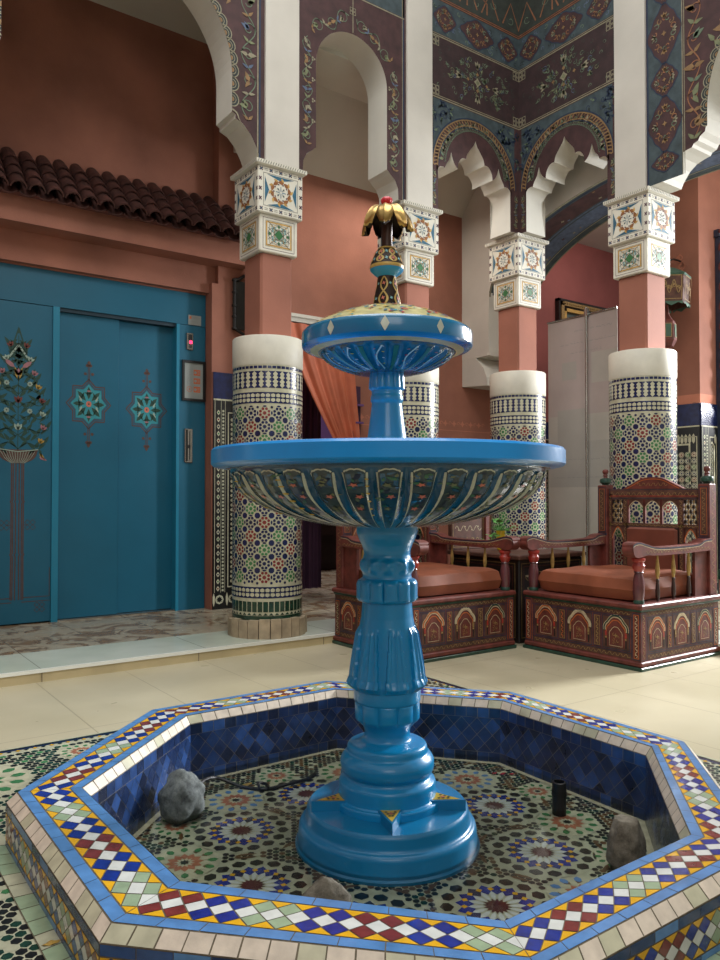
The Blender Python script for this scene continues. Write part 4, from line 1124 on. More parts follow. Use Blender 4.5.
# foot plate
mb = MB()
p = [(.258, ZP), (.258, ZP + .008), (.252, ZP + .012), (.248, ZP + .055), (.243, ZP + .064), (.234, ZP + .068), (.230, ZP + .074), (.226, ZP + .102), (.220, ZP + .110), (.13, ZP + .114)]
mb.lathe(rounded(p, .006), 128, 'fountain_base')
mb.build('base_plate', ftn)
VA = atan2(-FY, -FX)                                                 # direction towards the viewer
ZW = ZP + .113
for k in range(5):
    a = VA + .06 + TAU * k / 5
    mb = MB()
    fn = lambda u, v, w, a=a: (u * cos(a) - v * sin(a), u * sin(a) + v * cos(a), ZW + w)
    mb.prism([(.13, -.034), (.222, 0), (.13, .034)], fn, -.004, .026, 'fountain_base')
    mb.decal([([(.134, -.027), (.208, 0), (.134, .027)], 'yellow_dot', 1), (starp(.158, 0, 4, .010, .004), 'coral', 3)] + [(ngon(.150 + .012 * q, (.012 - .004 * q) * s_, 4, .005), 'w_green', 3) for q in range(3) for s_ in (-1, 1)], lambda u, v, w, fn=fn: fn(u, v, .0262 + w))
    mb.build('star_wedge', ftn)
# lower pedestal: turned bulbs
def lobes(n, amp, ph=0, sharp=1.):
    return lambda t: amp * (abs(cos(n * (t + ph) / 2)) ** sharp)
mb = MB()
p = [(.152, ZW - .01), (.152, ZW + .012), (.149, ZW + .02), (.137, ZW + .024), (.136, .088), (.128, .098), (.121, .104), (.119, .112), (.129, .122), (.132, .138), (.130, .152), (.121, .165), (.114, .172), (.112, .186), (.104, .194), (.082, .199), (.068, .205), (.064, .222), (.067, .236), (.075, .250)]
pp = catmull(p, 3)
mb.lathe(pp, 128, 'fountain')
mb.build('turned_foot', ftn)
# fluted crown ring + leaf vase
mb = MB()
p = [(.077, .248), (.083, .256), (.088, .264), (.089, .300), (.091, .309), (.094, .313), (.095, .345), (.100, .362), (.1005, .372), (.098, .40), (.092, .44), (.085, .48), (.0795, .512), (.0785, .52), (.0735, .545), (.071, .575), (.070, .588)]
def r1(t, r, z):
    if .254 < z < .308:
        k = sin(pi * (z - .254) / .054) ** .35; c = abs(((t * 10 / TAU) % 1) - .5) * 2
        return r + .009 * k * (1 - c ** 3) - .004 * k
    if .345 < z < .520:
        q = (z - .345) / .175
        c = abs(((t * 8 / TAU) % 1) - .5) * 2                         # 0 at the leaf middle
        edge = .80 - .30 * q
        k = min(1, q / .10) ** .5 * (1 - max(0, q - .90) * 9)
        body = .0085 if c < edge else 0
        groove = -.0045 * min(1, max(0, (edge * .68 - c) / .1)) + .0035 * max(0, 1 - c / .14)
        tip = .010 * max(0, 1 - abs(q - .10) / .10) * (1 - c ** 2)
        return r + (body + groove) * max(0, k) + tip
    return r
mb.lathe(rounded(p, .0035), 240, 'fountain', rfun=r1)
mb.build('leaf_vase', ftn)
mb = MB()
p = [(.070, .586), (.081, .592), (.085, .598), (.085, .640), (.081, .648), (.070, .655), (.0685, .662), (.070, .668), (.074, .678), (.0755, .690), (.074, .702), (.068, .712), (.0655, .722), (.0665, .732), (.072, .748), (.080, .765), (.0855, .780), (.0865, .787), (.0865, .806)]
def r2(t, r, z):
    if .590 < z < .652: return r + .002 - .013 * (1 - abs(cos(6 * t)) ** .4) * sin(pi * (z - .59) / .062) ** .4
    if .668 < z < .712: return r + (.010 * abs(cos(5 * (t + .3))) ** 2.2 - .004) * sin(pi * (z - .668) / .044)
    return r
mb.lathe(rounded(p, .0035), 200, 'fountain', rfun=r2)
mb.build('pedestal_neck', ftn)
# large bowl
mb = MB()
NB = 34
prof = [(.086, .800), (.14, .803), (.20, .812), (.27, .828), (.34, .853), (.395, .885), (.425, .915), (.436, .940), (.440, .957)]
prof = catmull(prof, 8)
def rb(t, r, z):
    k = max(0, min(1, (z - .803) / .03)) * max(0, min(1, (.952 - z) / .03))
    c = abs(((t * NB / TAU) % 1) - .5) * 2
    return r - (.020 * r / .4) * k * (1 - min(1, (c / .42)) ** 2 if c < .42 else 0) * 1.0
mb.lathe(prof, NB * 12, 'fountain_deep', rfun=rb, caps=False)
mb.lathe([(.440, .957), (.452, .960), (.455, .966)], 144, 'fountain_deep', caps=False)
# painted lobes between the grooves
def S(t, q, w):
    x = q * (len(prof) - 1); i = min(int(x), len(prof) - 2); fr_ = x - i
    r = prof[i][0] + (prof[i + 1][0] - prof[i][0]) * fr_; z = prof[i][1] + (prof[i + 1][1] - prof[i][1]) * fr_
    rr = rb(t, r, z)
    dr, dz = prof[i + 1][0] - prof[i][0], prof[i + 1][1] - prof[i][1]; l = hypot(dr, dz)
    return ((rr + w * dz / l) * cos(t), (rr + w * dz / l) * sin(t), z - w * dr / l)
rnd = random.Random(77)
DA = TAU / NB
qs = [.10 + .78 * k / 14 for k in range(15)]
wid = lambda q: DA * (.19 + .14 * (q - .1) / .78)
for k in range(NB):
    tc = (k + 0.0) * DA
    for a, b in zip(qs, qs[1:]):
        for s0, s1 in ((-1, 0), (0, 1)):
            mb.face([S(tc + wid(a) * s0, a, .0016), S(tc + wid(a) * s1, a, .0016), S(tc + wid(b) * s1, b, .0016), S(tc + wid(b) * s0, b, .0016)], 'bowl_paint')
        for s_ in (-1, 1):
            e = .17
            mb.face([S(tc + wid(a) * s_, a, .003), S(tc + wid(a) * s_ * (1 + e + .08 / (1 + 6 * a)), a, .003), S(tc + wid(b) * s_ * (1 + e), b, .003), S(tc + wid(b) * s_, b, .003)], 'bowl_cream')
    # scalloped head
    hd = [S(tc + wid(.88) * x, .88 + .045 * (1 - x * x) ** .5 + .012 * abs(sin(4.5 * x)), .003) for x in [-1 + 2 * j / 14 for j in range(15)]]
    hi = [S(tc + wid(.88) * x * .9, .865 + .04 * (1 - x * x) ** .5 + .010 * abs(sin(4.5 * x)), .003) for x in [-1 + 2 * j / 14 for j in range(15)]]
    for j in range(14): mb.face([hi[j], hi[j + 1], hd[j + 1], hd[j]], 'bowl_cream')
    fl = [S(tc + wid(.88) * x, .87, .0018) for x in (-1, 1)]
    for j in range(14): mb.face([hi[j], hi[j + 1], S(tc + wid(.87) * (-1 + 2 * (j + 1) / 14) * .9, .86, .0018), S(tc + wid(.87) * (-1 + 2 * j / 14) * .9, .86, .0018)], 'bowl_paint')
    for j in range(24):                                             # floral filling
        q = rnd.uniform(.2, .86); x = rnd.uniform(-.72, .72); sz = rnd.uniform(.012, .024) * (.5 + q)
        m = rnd.choice(['vine_green', 'leaf_green', 'green_band', 'green_band', 'navy_line', 'fountain_deep'])
        pts = leafp(0, 0, rnd.uniform(0, TAU), sz, sz * .5)
        mb.face([S(tc + wid(q) * x + px_ / .38, min(.88, q + py_ * 2.2), .0026) for px_, py_ in pts], m)
    for j in range(3):
        q = .52 + .11 * j
        pts = starp(0, 0, 5, .011, .005, j)
        mb.face([S(tc + wid(q) * (.2 if j % 2 else -.2) + px_ / .36, q + py_ * 2.0, .0034) for px_, py_ in pts], 'coral' if (k % 2 or j == 1) else 'leaf_green')
    if k % 3 == 0:
        for j in range(6):
            q = .45 + .07 * j; mb.face([S(tc + DA * .5 + px_ / .4 - .03, q + py_ * 2, .004) for px_, py_ in ngon(0, 0, 6, .004)], 'yellow_dot')
mb.build('lower_bowl', ftn)
mb = MB()
p = [(.44, .960), (.470, .962), (.486, .966), (.492, .972), (.492, 1.008), (.487, 1.014), (.474, 1.016), (.455, 1.014), (.445, 1.004), (.43, .99), (.36, .955), (.2, .91), (.05, .9), (0, .9)]
mb.lathe(rounded(p, .01), 144, lambda i: 'fountain_rim', caps=False)
mb.build('lower_bowl_rim', ftn)
# upper stem
mb = MB()
p = [(.060, .90), (.060, 1.04), (.0555, 1.06), (.050, 1.10), (.045, 1.14), (.043, 1.158), (.0465, 1.166), (.0465, 1.174), (.0435, 1.182), (.0435, 1.192), (.052, 1.200), (.0515, 1.215), (.049, 1.245), (.050, 1.262), (.05, 1.27)]
def r3(t, r, z):
    if z > 1.196: return r - .005 * (1 - abs(cos(6 * t)) ** .6)
    return r
mb.lathe(rounded(p, .004), 144, 'stem_blue', rfun=r3)
mb.zmap([(1.03, 1.03), (1.063, 1.054), (1.158, 1.148), (1.19, 1.183), (1.201, 1.191), (1.25, 1.237), (1.27, 1.25)]).build('upper_stem', ftn)
# upper bowl
mb = MB(); NU_ = 24
prof2 = catmull([(.048, 1.250), (.085, 1.254), (.125, 1.268), (.160, 1.289), (.183, 1.312), (.190, 1.328)], 8)
def ru(t, r, z):
    k = max(0, min(1, (z - 1.252) / .012)) * max(0, min(1, (1.326 - z) / .012)); c = abs(((t * NU_ / TAU) % 1) - .5) * 2
    return r - .010 * k * (1 - (c / .5) ** 2 if c < .5 else 0)
mb.lathe(prof2, NU_ * 10, 'bowl_deep', rfun=ru, caps=False)
mb.lathe([(.190, 1.328), (.196, 1.330)], 120, 'bowl_deep', caps=False)
mb.lathe([(.196, 1.330), (.199, 1.334), (.215, 1.337), (.218, 1.339)], 120, 'ring_tan', caps=False)
mb.lathe([(.218, 1.339), (.228, 1.341), (.236, 1.345)], 120, 'upper_rim', caps=False)
def S2(t, q, w):
    x = q * (len(prof2) - 1); i = min(int(x), len(prof2) - 2); g = x - i
    r = prof2[i][0] + (prof2[i + 1][0] - prof2[i][0]) * g; z = prof2[i][1] + (prof2[i + 1][1] - prof2[i][1]) * g
    dr, dz = prof2[i + 1][0] - prof2[i][0], prof2[i + 1][1] - prof2[i][1]; l = hypot(dr, dz)
    rr = ru(t, r, z) + w * dz / l
    return (rr * cos(t), rr * sin(t), z - w * dr / l)
DU = TAU / NU_
for k in range(NU_):
    tc = k * DU
    if k % 2 == 0:
        for a, b in [(.15 + .075 * j, .15 + .075 * (j + 1)) for j in range(9)]:
            mb.face([S2(tc - DU * .14, a, .0015), S2(tc + DU * .14, a, .0015), S2(tc + DU * .14, b, .0015), S2(tc - DU * .14, b, .0015)], 'green_band')
    else:
        pts = [(.0 + .22 * sin(9 * q), q) for q in [.2 + .04 * j for j in range(17)]]
        for (xa, qa), (xb, qb) in zip(pts, pts[1:]):
            mb.face([S2(tc + DU * (xa - .05), qa, .0018), S2(tc + DU * (xa + .05), qa, .0018), S2(tc + DU * (xb + .05), qb, .0018), S2(tc + DU * (xb - .05), qb, .0018)], 'bowl_cream')
        for j in range(10):
            q = .18 + .07 * j; m = ['coral', 't_white', 'red_bulb', 'yellow_dot'][j % 4]
            mb.face([S2(tc + DU * (.25 if j % 2 else -.25) + px_ / .15, q + py_ * 3, .002) for px_, py_ in ngon(0, 0, 6, .0035)], m)
mb.zmap([(1.25, 1.232), (1.328, 1.290), (1.333, 1.2935), (1.339, 1.297), (1.345, 1.303), (1.391, 1.351), (1.44, 1.426)]).build('upper_bowl', ftn)
mb = MB()
p = [(.236, 1.344), (.2415, 1.348), (.2425, 1.354), (.2425, 1.380), (.241, 1.386), (.236, 1.391)]
mb.lathe(p, 144, 'upper_rim', caps=False)
TOP = [(.236, 1.391), (.20, 1.404), (.15, 1.419), (.10, 1.430), (.06, 1.436), (.03, 1.44)]
mb.lathe(TOP, 144, 'top_paint', caps=False)
for k in range(10):
    a = VA - .02 + TAU * k / 10
    mb.face([(.2432 * cos(a + x / .2425), .2432 * sin(a + x / .2425), 1.3665 + z) for x, z in ((-.0115, 0), (-.006, -.010), (0, -.019), (.006, -.010), (.0115, 0), (.006, .010), (0, .019), (-.006, .010))], 'bowl_cream')
def S3(t, r, w):
    for (r0, z0), (r1_, z1) in zip(TOP, TOP[1:]):
        if r1_ <= r <= r0: z = z0 + (z1 - z0) * (r0 - r) / (r0 - r1_); return (r * cos(t), r * sin(t), z + w)
    return (r * cos(t), r * sin(t), 1.44 + w)
rnd = random.Random(4)
for k in range(420):
    t = rnd.uniform(0, TAU); r = sqrt(rnd.uniform(.06 ** 2, .228 ** 2)); s_ = rnd.uniform(.006, .013)
    pts = leafp(0, 0, rnd.uniform(0, TAU), s_ * 1.6, s_)
    mb.face([S3(t + x / r, min(.234, r + y), .0012 + .0003 * (k % 4)) for x, y in pts], ['cap_blue', 'yellow_dot', 'green_band', 'el_lblue', 'yellow_dot', 'red_bulb', 'cap_blue'][k % 7])
mb.zmap([(1.25, 1.232), (1.328, 1.290), (1.333, 1.2935), (1.339, 1.297), (1.345, 1.303), (1.391, 1.351), (1.44, 1.426)]).build('upper_bowl_top', ftn)
# painted neck and collar
mb = MB()
neck = [(.039, 1.43), (.0385, 1.452), (.034, 1.478), (.029, 1.50), (.0262, 1.525), (.026, 1.53)]
mb.lathe(neck, 64, 'bronze', caps=False)
mb.lathe([(.026, 1.528), (.040, 1.542), (.047, 1.551), (.048, 1.556)], 64, 'fountain', caps=False)
mb.lathe([(.048, 1.556), (.0495, 1.559), (.048, 1.565)], 64, 'gold_paint', caps=False)
cone = [(.048, 1.565), (.042, 1.578), (.034, 1.595), (.026, 1.606)]
mb.lathe(cone, 64, 'bronze', caps=False)
mb.lathe([(.026, 1.606), (.027, 1.609), (.0245, 1.613), (.0, 1.613)], 48, 'gold_paint', caps=False)
def rad(P, z):
    for (r0, z0), (r1_, z1) in zip(P, P[1:]):
        if z0 <= z <= z1: return r0 + (r1_ - r0) * (z - z0) / (z1 - z0)
    return P[-1][0]
def on(P): return lambda t, z, w: ((rad(P, z) + w) * cos(t), (rad(P, z) + w) * sin(t), z)
for P, z0, z1, n, amp in ((neck, 1.435, 1.526, 5, .33), (cone, 1.567, 1.604, 7, .22)):
    f = on(P)
    for k in range(n):
        for s_ in (-1, 1):
            pts = [(TAU * k / n + s_ * amp * sin(pi * 2 * (z - z0) / (z1 - z0)) + TAU / n / 2 * 0, z) for z in [z0 + (z1 - z0) * j / 16 for j in range(17)]]
            for (ta, za), (tb, zb) in zip(pts, pts[1:]):
                mb.face([f(ta - .08, za, .0012), f(ta + .08, za, .0012), f(tb + .08, zb, .0012), f(tb - .08, zb, .0012)], 'gold_paint')
        for j in range(2):
            z = z0 + (z1 - z0) * (.27 + .5 * j)
            for x, y in ((0, 0),): mb.face([f(TAU * (k + (.0)) / n + a / rad(P, z), z + b, .0016) for a, b in starp(0, 0, 4, .007, .003, .4)], 'coral')
            mb.face([f(TAU * (k + .5) / n + a / rad(P, z), z + b, .0016) for a, b in starp(0, 0, 4, .0055, .0025, .4)], 'cap_lblue')
mb.zmap([(1.43, 1.415), (1.53, 1.512), (1.556, 1.532), (1.565, 1.542), (1.606, 1.589), (1.613, 1.594), (1.738, 1.688), (1.77, 1.726)]).build('painted_neck', ftn)
TN = [(1.43, 1.415), (1.53, 1.512), (1.556, 1.532), (1.565, 1.542), (1.606, 1.589), (1.613, 1.594), (1.738, 1.688), (1.77, 1.726)]
palm = thing('palm_finial', None, None, (0, 0, 0)); del_ = [palm.__delitem__(k) for k in list(palm.keys())]; palm.parent = ftn
mb = MB(); mb.lathe([(.0165, 1.61), (.0155, 1.66), (.0165, 1.665), (.0158, 1.70), (.017, 1.742), (.008, 1.75)], 32, 'trunk'); mb.zmap(TN).build('trunk', palm)
rnd = random.Random(6)
for k in range(7):
    mb = MB(); a = VA + TAU * k / 7 - .1; ln = 1. + .12 * (k % 2)
    sp = [(.010, 1.744), (.026, 1.757), (.044, 1.752), (.061, 1.736), (.070, 1.710), (.074 , 1.680)]
    sp = catmull([(r * (1 if i < 2 else 1), 1.748 + (z - 1.748) * ln) for i, (r, z) in enumerate(sp)], 4)
    N = len(sp) - 1; rows = []
    for i, (r, z) in enumerate(sp):
        q = i / N; wdt = .027 * sin(pi * min(1, .12 + q * .80)) ** .8 * (1 if q < .9 else (1 - q) * 9 + .1)
        dr, dz = (sp[min(i + 1, N)][0] - sp[max(i - 1, 0)][0]), (sp[min(i + 1, N)][1] - sp[max(i - 1, 0)][1]); l = hypot(dr, dz)
        row = []
        for j in range(9):
            x = -1 + j / 4; cup = -.010 * x * x * (.4 + q) + .0025 * (1 - abs(x)) + .0012 * cos(x * 9)
            rr, zz_ = r - cup * dz / l, z + cup * dr / l
            row.append((rr * cos(a) - x * wdt * sin(a), rr * sin(a) + x * wdt * cos(a), zz_))
        rows.append(row)
    vs = sum(rows, []); nn = 9
    fs = [[i * nn + j, i * nn + j + 1, (i + 1) * nn + j + 1, (i + 1) * nn + j] for i in range(N) for j in range(nn - 1)]
    mb.add(vs, fs, 'gold_metal', True)
    c0 = Vector((0, 0, 0))
    vs2 = [(v[0] * .965, v[1] * .965, v[2] - .0015) for v in vs]
    mb.add(vs2, [f[::-1] for f in fs], 'bronze', True)
    mb.zmap(TN).build('palm_leaf', palm)
mb = MB()
for k in range(7):
    a = TAU * k / 7; r = .008 if k else 0
    mb.lathe([(0, 0)] + [(.0095 * sin(pi * q / 6), .0095 * (1 - cos(pi * q / 6))) for q in range(1, 7)], 10, 'red_bulb', c=(r * cos(a), r * sin(a)), caps=False)
for i, v in enumerate(mb.v): mb.v[i] = (v[0], v[1], v[2] + 1.764)
mb.zmap(TN).build('red_flower', palm)
# ================================================================== LIFT FRONT
lift = thing('elevator', 'blue painted lift entrance with two sliding doors and painted star medallions', 'elevator', (1.3, 5.3, .06))
def lb(name, mb, parent=lift):                                       # geometry given in world coordinates
    mb.v = [(x - 1.3, y - 5.3, z - .06) for x, y, z in mb.v]; return mb.build(name, parent)
YL = 5.3
mb = MB()
mb.box(.2, 2.405, YL, 5.41, 2.14, 2.374, 'elevator'); mb.box(2.19, 2.405, YL, 5.41, .06, 2.137, 'elevator')
mb.box(1.32, 1.362, YL - .012, 5.41, .06, 2.137, 'elevator_edge'); mb.box(2.178, 2.20, YL - .008, 5.41, .06, 2.137, 'elevator_edge')
mb.box(.2, 1.32, 5.33, 5.41, .06, 2.14, 'elevator_dark'); mb.box(1.36, 2.18, 5.395, 5.41, .06, 2.14, 'elevator_dark')
mb.box(1.36, 2.18, YL + .01, 5.40, 2.115, 2.14, 'elevator_dark'); mb.box(1.36, 2.18, YL, 5.40, .045, .068, 'steel')
lb('frame', mb)
fe = lambda yy: (lambda u, v, w: (u, yy - w, v))
def vine_tree(cx):                                                   # painted tree on a fluted bowl and slender shaft
    d = []; r = random.Random(12)
    for s_ in (-1, 1):
        for off, m in ((.010, 'el_brown'), (.026, 'el_brown'), (.036, 'el_brown')):
            d += ribbon([(cx + s_ * off, 1.10), (cx + s_ * off, .86), (cx + s_ * (off + .006), .85), (cx + s_ * off, .84), (cx + s_ * off, .52), (cx + s_ * (off + .006), .51), (cx + s_ * off, .50), (cx + s_ * (off + .002), .22)], .0075, m, 1)
        for a, b in ((.0, .008),): 
            d += ribbon([(cx + s_ * .036, .225 + b), (cx + s_ * .20, .225 + b), (cx + s_ * .20, .42)], .005, 'el_brown', 1); d += ribbon([(cx + s_ * .030, .205), (cx + s_ * .215, .205), (cx + s_ * .215, .40)], .005, 'el_brown', 1)
        for (x, y) in ((cx + s_ * .078, .70), (cx + s_ * .14, .165)):
            for dx in (-1, 1):
                for dy in (-1, 1): d += ribbon(ngon(x + dx * .016, y + dy * .016, 4, .017, 0), .004, 'el_brown', 1, closed=True)
        d += ribbon([(cx + s_ * .036, .70), (cx + s_ * .062, .70)], .004, 'el_brown', 1)
    # bowl
    pts = [(cx - .125, 1.185)] + [(cx + .118 * cos(a), 1.17 + .075 * sin(a)) for a in [pi + pi * k / 16 for k in range(17)]] + [(cx + .125, 1.185)]
    d.append((pts, 'el_brown', 1))
    for k in range(-6, 7):
        x = k / 6.6; d += ribbon([(cx + x * .115, 1.175), (cx + x * .085, 1.13), (cx + x * .045, 1.098)], .0025, 'el_pale', 2)
    d += ribbon([(cx - .125, 1.188), (cx, 1.172), (cx + .125, 1.188)], .006, 'el_pale', 2)
    # foliage
    hw = lambda z: .175 * min(1, (1.99 - z) / .5) if z > 1.42 else .175 + .012 * sin(z * 20)
    d += ribbon([(cx, 1.18), (cx, 1.92)], .005, 'el_green', 1)
    for row in range(8):
        z = 1.22 + row * .088; W = hw(z)
        for s_ in (-1, 1):
            d += ribbon(catmull([(cx, z - .03), (cx + s_ * W * .35, z + .01), (cx + s_ * W * .75, z - .01), (cx + s_ * W, z + .04)], 4), .005, 'el_green', 1)
            for q in (.3, .62, .95):
                x = cx + s_ * W * q; y = z + .025 * sin(q * 7 + row)
                d += curl(x, y, r.uniform(0, 6), .017, .005, 'el_green', 2, s_)
                for g in range(3): d.append((leafp(x, y, (pi / 2 + s_ * -.6) + g * s_ * 1.5, .06, .026), 'el_green', 1))
            fl = ['el_yellow', 'el_pink', 'el_pale', 'w_red'][(row) % 4]
            x, y = cx + s_ * W * .8, z + .01
            for g in (-.6, 0, .6): d.append((petal(x, y, pi / 2 + g + s_ * -.4, 0, .036, .014), fl, 3))
            if row in (2, 4): 
                x = cx + s_ * .07
                for g in range(8): d.append((petal(x, z + .04, TAU * g / 8, .003, .018, .009), 'el_pale', 3))
                d.append((ngon(x, z + .04, 6, .005), 'el_brown', 4))
        if row in (1, 3, 5): 
            for g in (-.5, 0, .5): d.append((petal(cx, z, pi / 2 + g, 0, .05, .018), ['el_pale', 'w_red', 'el_pink'][row // 2], 3))
    for s_ in (-1, 1):
        d += ribbon(catmull([(cx + s_ * .05, 1.80), (cx + s_ * .03, 1.87), (cx, 1.97)], 4), .009, 'el_green', 2); d += ribbon([(cx + s_ * .055, 1.78), (cx, 1.86)], .012, 'el_pale', 2)
        d.append((petal(cx + s_ * .05, 1.735, pi / 2 - s_ * .9, -.035, .04, .026), 'el_pink', 3)); d.append((petal(cx + s_ * .015, 1.68, pi / 2 - s_ * .2, -.04, .04, .014), 'el_yellow', 3))
        for g in range(3): d.append((leafp(cx + s_ * .13, 1.19 - g * .025, -pi / 2 + s_ * (.3 + g * .4), .055, .02), ['el_green', 'el_yellow', 'el_pink'][g], 3))
    d.append((leafp(cx, 1.93, pi / 2, .05, .016), 'el_green', 3))
    return d
mb = MB(); mb.box(.2, 1.32, YL + .004, 5.33, .07, 2.136, 'elevator')
mb.decal(vine_tree(1.112) + vine_tree(.50), fe(YL + .0035), .0004)
lb('side_panel', mb)
def medallion(cx, cy):
    R = .162; sy = 1.0; d = []
    T = lambda P: [(cx + x * .92, cy + y * 1.04) for x, y in P]
    for rr, w in ((R, .009), (R * .88, .005)): d += [(T(p), m, l) for p, m, l in ribbon(starp(0, 0, 8, rr, rr * .765, 0), w, 'el_brown', 1, closed=True)]
    d.append((T(starp(0, 0, 8, R * .80, R * .62, 0)), 'el_lblue', 1))
    for k in range(8):
        a = TAU * k / 8
        d.append((T(petal(0, 0, a, .03, .115, .026)), 'el_green', 2))
        for s_ in (-1, 1): d.append((T(leafp(.065 * cos(a), .065 * sin(a), a + s_ * 1.2, .034, .016)), 'el_green', 2))
    for s_ in (-1, 1):
        for q in (-1, 1): d += [(T(leafp(s_ * .05, q * .015, pi / 2 * q + s_ * .5 * -q, .045, .016)), 'el_pale', 3)]
        d.append((T(petal(0, s_ * .085, 0, -.018, .018, .010)), 'el_pink', 3))
    d += [(T(ngon(0, 0, 10, .020)), 'coral', 3), (T(ngon(0, 0, 6, .007)), 'el_brown', 4)]
    for s_ in (-1, 1):
        for x in (-.005, .005): d += ribbon([(cx + x, cy + s_ * .15), (cx + x, cy + s_ * .285)], .0045, 'el_brown', 1)
        for y, q in ((.205, .02), (.262, .0)):
            for z in (-1, 1): d.append((ngon(cx + z * (.012 + q * .6), cy + s_ * y, 6, .011), 'el_brown', 2))
        d.append((petal(cx, cy + s_ * .275, pi / 2, -.022, .022, .022), 'el_brown', 2))
    return d
mb = MB(); mb.box(1.363, 1.772, YL + .035, YL + .06, .07, 2.12, 'elevator', bev=.002); mb.decal(medallion(1.567, 1.512), fe(YL + .0345), .0004); lb('door_panel', mb)
mb = MB(); mb.box(1.755, 2.179, YL + .068, YL + .09, .07, 2.12, 'elevator', bev=.002); mb.decal(medallion(1.985, 1.503), fe(YL + .0675), .0004); lb('door_panel', mb)
mb = MB(); mb.box(2.255, 2.305, YL - .012, YL + .001, 1.955, 2.08, 'steel', bev=.003); mb.box(2.266, 2.296, YL - .0135, YL, 2.025, 2.068, 'black')
for k in range(3): mb.box(2.268, 2.294, YL - .0135, YL, 1.968 + k * .011, 1.974 + k * .011, 'black')
lb('floor_indicator', mb)
mb = MB(); mb.lathe([(0, 0), (.011, .002), (.013, .006), (.013, .012)], 20, 'led_red', caps=False); mb.v = [(2.285 + x, YL - .019 + z, 2.012 + y) for x, y, z in mb.v]; lb('indicator_light', mb)
mb = MB(); mb.box(2.243, 2.303, YL - .012, YL + .001, 1.13, 1.378, 'steel', bev=.003); mb.box(2.250, 2.265, YL - .014, YL, 1.14, 1.37, 'glass_dark'); mb.box(2.277, 2.283, YL - .014, YL, 1.15, 1.36, 'glass_dark')
mb.box(2.262, 2.284, YL - .018, YL, 1.235, 1.257, 'black', bev=.002)
lb('call_button_plate', mb)
# notice and small plate
no = thing('framed_notice', 'black framed notice with orange printed pictograms, hung right of the lift doors', 'notice', (2.31, 5.299, 1.73))
mb = MB()
W, H = .09, .148
for a in ((-W, -W + .017, -H, H), (W - .017, W, -H, H), (-W + .017, W - .017, -H, -H + .017), (-W + .017, W - .017, H - .017, H)): mb.box(a[0], a[1], -.016, 0, a[2], a[3], 'black')
mb.build('picture_frame', no)
mb = MB(); mb.box(-W + .01, W - .01, -.006, 0, -H + .01, H - .01, 'paper')
d = []
for r_ in range(3):
    v = .062 - r_ * .062
    d += ribbon(ngon(-.032, v, 12, .020), .003, ['paper_grey', 'paper_grey', 'paper_orange'][r_], 1, closed=True); d.append((starp(-.032, v, 4, .012, .004), ['paper_grey', 'paper_grey', 'paper_orange'][r_], 1))
    d += [(rect(.0, v - .021, .052, v + .021), 'paper_orange', 1), (ngon(.014, v, 8, .011), 'paper', 2)]
    d += [(rect(.029, v + q - .0015, .048, v + q + .0015), 'paper', 2) for q in (-.010, 0, .010)]
mb.decal(d, lambda u, v, w: (u, -.0064 - w, v), .0004); mb.build('notice_sheet', no)
mb = MB(); mb.box(-.05, .05, -.003, 0, -.036, .036, 'paper'); mb.decal([(rect(-.042, .008, -.026, .026), 'paper_orange', 1), (rect(-.018, .008, .04, .026), 'paper_grey', 1), (rect(-.04, -.022, .02, -.018), 'paper_grey', 1), (rect(-.04, -.012, .034, -.008), 'paper_grey', 1)], lambda u, v, w: (u, -.0034 - w, v), .0004)
tag(mb.build('label_plate', loc=(2.318, 5.2985, 2.178)), 'small pale label plate stuck at the top right corner of the lift front', 'plate')

# ---- clay tiled canopy over the lift
cp = thing('tiled_canopy', 'sloping row of dark clay roof tiles above the lift', 'roof', (1.0, 5.3, 2.75))
mb = MB()
y0, z0, y1, z1 = 4.985, 2.755, 5.3, 3.075
L = hypot(y1 - y0, z1 - z0); ey, ez = (y1 - y0) / L, (z1 - z0) / L; ny, nz = -ez, ey
sp_ = .107; rr = .047
rnd = random.Random(4)
for k in range(42):
    xc = -1.75 + sp_ * k
    if xc > 2.60: break
    for row in range(4):
        a0 = row * L / 4 - .02; a1 = a0 + L / 4 + .045; lift_ = .012 + .0 * row
        for cv in (0, 1):                                            # cover tiles and the channels between
            x = xc + cv * sp_ / 2; n = 8; vs = []
            for (aa, dr, of) in ((a0, .004, .014), (a1, -.004, -.002)):
                for out in (0, 1):
                    for q in range(n + 1):
                        t = pi * q / n; R_ = rr + dr - out * .009
                        h = R_ * sin(t) * (1 if cv == 0 else -.55) + (of if cv == 0 else -.004) + rnd.uniform(0, .0)
                        vs.append((x + R_ * cos(t), y0 + ey * aa + ny * h, z0 + ez * aa + nz * h))
            m = n + 1; fs = []
            for q in range(n): fs += [[q, q + 1, 2 * m + q + 1, 2 * m + q], [m + q, 3 * m + q, 3 * m + q + 1, m + q + 1], [q, m + q, m + q + 1, q + 1]]
            mb.add([(vx - 1.0, vy - 5.3, vz - 2.75) for vx, vy, vz in vs], fs, 'roof_clay', True)
mb.build('roof_tiles', cp)
mb = MB(); mb.prism([(y0 + .03, 2.745), (5.3, 2.745), (5.3, 3.05)], lambda u, v, w: (w - 1.0, u - 5.3, v - 2.75), -1.8, 2.64, 'salmon_dark'); mb.build('mortar_bed', cp)
